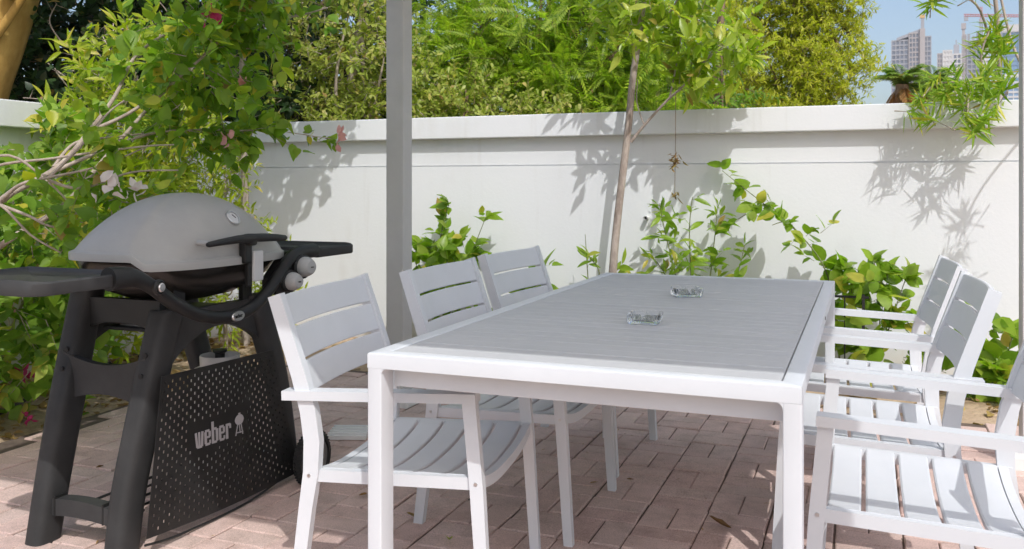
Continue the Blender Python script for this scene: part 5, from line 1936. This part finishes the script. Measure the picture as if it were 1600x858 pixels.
# --- straggling bare stems and dark leaves in front of the shade at top left
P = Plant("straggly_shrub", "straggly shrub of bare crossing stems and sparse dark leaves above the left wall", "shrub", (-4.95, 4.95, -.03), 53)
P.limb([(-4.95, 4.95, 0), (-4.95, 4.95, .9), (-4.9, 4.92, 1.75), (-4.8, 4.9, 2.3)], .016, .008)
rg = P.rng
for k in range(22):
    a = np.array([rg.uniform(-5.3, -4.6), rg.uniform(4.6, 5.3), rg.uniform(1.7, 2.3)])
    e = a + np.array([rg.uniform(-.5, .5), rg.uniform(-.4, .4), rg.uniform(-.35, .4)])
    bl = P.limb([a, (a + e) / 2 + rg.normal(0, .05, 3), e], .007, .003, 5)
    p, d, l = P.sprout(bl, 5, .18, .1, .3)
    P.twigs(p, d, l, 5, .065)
P.close(OVATE, LF_SHADED, BARK_PALE, top=300)

# --- far off: two palms on the skyline
def palm(label, loc, h, seed, rl, nf):
    pl = Plant("palm_tree", label, "palm", loc, seed, "palms beyond the wall")
    top = np.array(loc) + np.array([0.1, 0, h])
    pl.limb([loc, (np.array(loc) + top) / 2, top], .16, .13, 10)
    rg_ = pl.rng
    pl.close_dead = []
    for dead in (0, 1):
        gs = []
        for k in range(nf if not dead else nf // 2):
            az = rg_.uniform(0, 6.28)
            el = rg_.uniform(-.1, 1.2) if not dead else rg_.uniform(-1.2, -.5)
            d0 = np.array([math.cos(az) * math.cos(el), math.sin(az) * math.cos(el), math.sin(el)])
            q0 = top.copy()
            for s in range(8):
                dd = nrm(d0 + np.array([0, 0, -.13 * s]))
                q1 = q0 + dd * rl / 8
                sd = nrm(np.cross(dd, [0, 0, 1.0]))
                for sg in (-1, 1):
                    for j in range(3):
                        b0 = q0 + (q1 - q0) * j / 3
                        ld = nrm(dd * .6 + sd * sg + np.array([0, 0, -.25]))
                        zz = nrm(np.array([0, 0, 1.0]) - ld * ld[2])
                        gs.append((b0, np.stack([ld, np.cross(zz, ld), zz], -1), rl * .28 * (1 - abs(s - 3.5) / 7)))
                q0 = q1
        pos = np.array([g[0] for g in gs]) - pl.o
        rot = np.array([g[1] for g in gs])
        sc = np.array([g[2] for g in gs])
        o_ = link("dead_fronds" if dead else "fronds", joined_mesh("fronds", LF_PALMD if dead else LF_PALM, [(NARROW[0][0], NARROW[0][1], pos, rot, sc * 1.25)]), pl.root)
        o_["kind"] = "stuff"
    b_ = bmesh.new()
    for pts, rad, n, nm in pl.limbs:
        tube(b_, [tuple(np.array(q_) - pl.o) for q_ in pts], rad, n)
    link("trunk", finish(b_, "trunk", BARK_BROWN, 60), pl.root)


palm("nearer palm with hanging brown fronds on the skyline, left of the first tower", (.62, 20.0, -.03), 3.22, 61, .62, 30)
palm("farther palm with upright green fronds just below the first tower", (1.35, 22.0, -.03), 3.45, 62, 0.60, 26)
big_plant("small_leaf_tree", "small round tree top peeping over the wall coping below the slim tower", "tree", (1.75, 21.0, -.03), 63,
          [(1.75, 21, 0), (1.75, 21, 1.6), (1.75, 21, 2.6)], [((1.75, 21, 2.6), (.5, .5, .45)), ((2.3, 21, 2.4), (.5, .5, .4))], 240, 10, .14, NARROW, LF_OLIVE, BARK_BROWN, ln=.3)

# --- dry leaves
def fallen(label, x, y, z, L, seed, mat_=LF_DRY):
    rg_ = random.Random(seed)
    V, F = leaf_tpl([0, .15, .4, .65, .88, 1], [.02, .16, .24, .2, .09, 0], rg_.uniform(.5, 1.1), rg_.uniform(-.35, -.15), .3, .02)
    me_ = leaf_objects_mesh((V * L, F), mat_, "fallen_leaf")
    o_ = link("fallen_leaf", me_, None, (x, y, z))
    o_.rotation_euler = (rg_.uniform(-.25, .25), rg_.uniform(-.2, .2), rg_.uniform(0, 6.28))
    tag(o_, label, "leaf")


fallen("curled yellow-brown dry leaf beside the rear foot of the middle left chair", -1.36, 2.655, .026, .060, 1)
fallen("greenish dry leaf on the pavers at the bottom edge, beside a front chair leg", -1.215, 2.55, .024, .055, 2, LF_OLIVE)
fallen("dry leaf on the pavers under the middle of the table, between two left chair legs", -.809, 3.319, .024, .030, 3)
fallen("tiny dark leaf on the pavers between the far left chair legs", -.985, 3.60, .024, .024, 4)
fallen("small yellow leaf on the shaded pavers between the barbecue's left legs", -2.80, 2.72, .024, .034, 5)
fallen("brown dry leaf on the pavers left of the nearest table leg", -1.68, 2.79, .024, .034, 6)
fallen("long curled brown leaf on the pavers near the right front table leg", -.40, 2.96, .024, .075, 7)
fallen("pale dry leaf on the pavers beside the second left chair's front foot", -.95, 3.22, .024, .030, 8)
fallen("yellow leaf on the pavers under the nearest right chair seat", .13, 2.55, .024, .040, 9)

# specks of plant debris on the pavers
rg = np.random.default_rng(78)
n = 170
lx, ly = rg.uniform(-3.45, 1.2, n), rg.uniform(2.0, 4.65, n)
az = rg.uniform(0, 6.28, n)
ld = nrm(np.stack([np.cos(az), np.sin(az), rg.normal(0, .2, n)], -1))
nz = np.array([0, 0, 1.0]) + rg.normal(0, .3, (n, 3))
zx = nrm(nz - ld * (nz * ld).sum(-1, keepdims=True))
rot = np.stack([ld, np.cross(zx, ld), zx], -1)
gr_ = link("paving_debris", joined_mesh("paving_debris", LF_DRY, [(NARROW[0][0], NARROW[0][1], np.stack([lx, ly, np.full(n, .0225)], -1), rot, rg.uniform(.006, .022, n))]))
gr_["kind"] = "stuff"
gr_["label"] = "specks of dry plant debris scattered over the pavers"

# leaf litter over the beds, too much to count
rg = np.random.default_rng(77)
n = 1500
lx = np.where(rg.random(n) < .72, rg.uniform(WALL_X + .05, PX0 + .03, n), rg.uniform(-3.4, 1.4, n))
ly = np.where(lx < PX0 + .04, rg.uniform(1.8, 5.6, n), rg.uniform(PY1 - .02, 5.6, n))
lz = np.array([.012 + min(1, max(0, max(PX0 - a, b_ - PY1)) / .35) * (.032 + .022 * bump_noise(a * 1.5, b_ * 1.5)) for a, b_ in zip(lx, ly)])
az = rg.uniform(0, 6.28, n)
ld = nrm(np.stack([np.cos(az), np.sin(az), rg.normal(0, .25, n)], -1))
nz = np.array([0, 0, 1.0]) + rg.normal(0, .35, (n, 3))
zx = nrm(nz - ld * (nz * ld).sum(-1, keepdims=True))
rot = np.stack([ld, np.cross(zx, ld), zx], -1)
lit = link("leaf_litter", joined_mesh("leaf_litter", LF_DRY, [(OVATE[0][0], OVATE[0][1], np.stack([lx, ly, lz], -1), rot, rg.uniform(.025, .07, n))]))
lit["kind"] = "stuff"
lit["label"] = "dry fallen leaves scattered over the sandy garden beds"
# ------------------------------------------------------------------ far towers
M_CONC = paint("hazed_concrete", (0.34, 0.345, 0.375), 0.9, var=0.08, scale=.08)  # bluish grey carries painted distance haze
M_CONC2 = paint("brown_concrete", (0.40, 0.365, 0.36), 0.9, var=0.08, scale=.08)
M_WHT = paint("pale_cladding", (0.62, 0.61, 0.60), 0.8, var=0.04, scale=.08)
M_DKG = paint("dark_tower_glass", (0.15, 0.17, 0.22), 0.3, var=0.3, scale=.15)
M_BLU = paint("blue_tower_glass", (0.20, 0.33, 0.50), 0.2, var=0.25, scale=.08)
M_RED = paint("red_crane_paint", (0.55, 0.22, 0.22), 0.6, var=0.1)
M_YEL = paint("ochre_hoist_paint", (0.62, 0.38, 0.12), 0.6, var=0.1)


def block(root, name, mat, x0, x1, y0, y1, z0, z1):
    b_ = bmesh.new()
    box(b_, ((x0 + x1) / 2, (y0 + y1) / 2, (z0 + z1) / 2), (x1 - x0, y1 - y0, z1 - z0))
    return link(name, finish(b_, name, mat, 0), root)


def facade(root, x0, x1, y0, y1, z0, z1, fl, col, glass, frame, slab_d=.7, win=.72):
    """core of glass, floor slabs and piers standing proud of it"""
    core = block(root, "glass_wall", glass, x0 + .5, x1 - .5, y0 + .5, y1 - .5, z0, z1)
    b_ = bmesh.new()
    nf = int((z1 - z0) / fl)
    for k in range(nf + 1):
        z = z0 + k * (z1 - z0) / nf
        box(b_, ((x0 + x1) / 2, (y0 + y1) / 2, z), (x1 - x0 - .2, y1 - y0 - .2, fl * (1 - win)))
    o_ = link("floor_slabs", finish(b_, "floor_slabs", frame, 0), root)
    o_["kind"] = "stuff"
    b_ = bmesh.new()
    nx, ny = max(2, round((x1 - x0) / col)), max(2, round((y1 - y0) / col))
    for k in range(nx + 1):
        x = x0 + .4 + (x1 - x0 - .8) * k / nx
        for y in (y0 + .35, y1 - .35):
            box(b_, (x, y, (z0 + z1) / 2), (.7, .6, z1 - z0 + .4))
    for k in range(1, ny):
        y = y0 + .4 + (y1 - y0 - .8) * k / ny
        for x in (x0 + .35, x1 - .35):
            box(b_, (x, y, (z0 + z1) / 2), (.6, .7, z1 - z0 + .5))
    o_ = link("piers", finish(b_, "piers", frame, 0), root)
    o_["kind"] = "stuff"


# first tower: broad, unfinished, with a hoist mast
t = thing("tower_block", "broad unfinished grey concrete tower with a hoist mast, leftmost on the skyline", "tower", (33.0, 765.0, 0), R(-2))
facade(t, -13.4, -1.0, -10, 12, 0, 113, 3.6, 3.2, M_DKG, M_CONC)
facade(t, -1.0, 6.5, -11, 12, 0, 118, 3.6, 2.6, M_DKG, M_CONC2)
facade(t, 6.5, 15.0, -9, 12, 0, 115, 3.6, 2.8, M_DKG, M_CONC)
for k in range(9):
    block(t, "balcony", M_WHT, -2.5, 5.5, -12.6, -11.2, 86 + k * 3.6 - 30, 87.2 + k * 3.6 - 30)
block(t, "hoist_mast", M_CONC2, 6.8, 10.5, -12.5, -9.2, 0, 121)
block(t, "mast_head", M_CONC, 7.6, 9.9, -12.0, -9.6, 121, 129)
block(t, "mast_cap", M_YEL, 6.8, 10.4, -12.4, -9.2, 129, 131.5)
b_ = bmesh.new()
prism(b_, [(-9.5, 113), (7.0, 118.2), (7.0, 121), (-9.5, 115)], 1, -10.5, 10, 0)
link("sloping_roof", finish(b_, "sloping_roof", M_CONC, 0), t)

# second tower: slim and white
t = thing("tower_block", "slim white tower with dark window strips between the two concrete towers", "tower", (61.5, 775.0, 0), R(-4))
facade(t, -8.6, -4.8, -7, 8, 0, 103, 3.6, 2.0, M_DKG, M_CONC2)
facade(t, -4.8, 2.2, -7.6, 8, 0, 105, 3.6, 2.3, M_WHT, M_WHT, win=.6)
facade(t, 2.2, 8.4, -7.2, 8, 0, 102, 3.6, 3.2, M_DKG, M_WHT)
block(t, "roof_room", M_CONC, 3.0, 6.8, -3, 4, 102, 110)
block(t, "aerial", M_CONC, 4.4, 5.2, -1, 0, 110, 114)

# third tower: bare concrete under construction
t = thing("tower_block", "concrete tower under construction with stepped cores, below the red crane", "tower", (80.5, 785.0, 0), R(-5))
facade(t, -9.5, -6.0, -8, 8, 0, 118, 3.6, 2.0, M_CONC2, M_CONC2)
facade(t, -6.0, 4.0, -8.6, 8, 0, 113, 3.6, 3.4, M_DKG, M_CONC)
facade(t, 4.0, 9.0, -8, 8, 0, 116, 3.6, 2.0, M_WHT, M_WHT, win=.5)
for k, (x, h) in enumerate(((-4.6, 119), (-1.4, 117), (1.8, 120))):
    block(t, "core_wall", M_CONC, x - .9, x + .9, -6, 4, 113, h)
block(t, "scaffold_tower", M_CONC2, -9.2, -7.2, -6, -4, 118, 123)
block(t, "scaffold_head", M_CONC2, -9.8, -6.4, -6.6, -3.4, 123, 127.5)

# crane
t = thing("tower_crane", "red and grey tower crane with a long jib above the unfinished tower", "crane", (84.0, 778.0, 0), R(-5))


def truss(root, name, mat, a, b2, w, n):
    a, b2 = Vector(a), Vector(b2)
    d = (b2 - a)
    up = Vector((0, 0, 1)) if abs(d.normalized().z) < .7 else Vector((0, 1, 0))
    s = d.normalized().cross(up).normalized() * w / 2
    u = up * w / 2
    b_ = bmesh.new()
    cs = (s + u, s - u, -s - u, -s + u)
    for c in cs:
        tube(b_, [a + c, b2 + c], .26, 4)
    for k in range(n):
        p0, p1 = a + d * k / n, a + d * (k + 1) / n
        for i in range(4):
            tube(b_, [p0 + cs[i], p1 + cs[(i + 1) % 4]], .16, 3)
    return link(name, finish(b_, name, mat, 0), root)


truss(t, "mast", M_CONC2, (0, 0, 60), (0, 0, 128.5), 1.8, 40)
truss(t, "jib", M_RED, (-12, 0, 133.5), (40, 0, 128.5), 1.5, 30)
truss(t, "tower_peak", M_RED, (0, 0, 128.5), (0, 0, 139), 1.2, 6)
block(t, "cab", M_CONC2, -1.6, 1.2, -1.8, 1.0, 126.5, 129.5)
block(t, "counterweight", M_CONC, -12, -9, -.8, .8, 129, 132)

# fourth tower: blue glass with a pale crown
t = thing("tower_block", "blue glass tower with a pale stone corner at the far right of the skyline", "tower", (106.5, 795.0, 0), R(-6))
facade(t, -11.5, -6.0, -10, 10, 0, 118, 3.6, 2.6, M_WHT, M_WHT, win=.5)
facade(t, -6.0, 10.0, -10.5, 10, 0, 119, 3.6, 5.0, M_BLU, M_BLU, win=.85)
block(t, "crown", M_WHT, -6.3, 10.3, -10.9, 10.4, 119, 125)
block(t, "crown_band", M_WHT, -6.2, 10.2, -10.8, 10.3, 84, 87)
facade(t, -3.0, 13.0, -14.0, -10.9, 0, 80, 3.6, 4.0, M_BLU, M_WHT, win=.6)
# ------------------------------------------------------------------ summer haze
mh = bpy.data.materials.new("haze_air")
mh.use_nodes = True
hn = mh.node_tree.nodes
hn.remove(hn["Principled BSDF"])
pv = hn.new("ShaderNodeVolumePrincipled")
pv.inputs["Color"].default_value = (0.97, 0.985, 1.0, 1)
pv.inputs["Density"].default_value = 0.00030
pv.inputs["Anisotropy"].default_value = 0.2
mh.node_tree.links.new(pv.outputs[0], hn["Material Output"].inputs["Volume"])
bm = bmesh.new()
box(bm, (75, 425, 72.0), (700, 1000, 146.2))
hz = link("haze", finish(bm, "haze", mh, 0))
hz["kind"] = "stuff"
hz["label"] = "thin pale summer haze filling the air out to the towers"
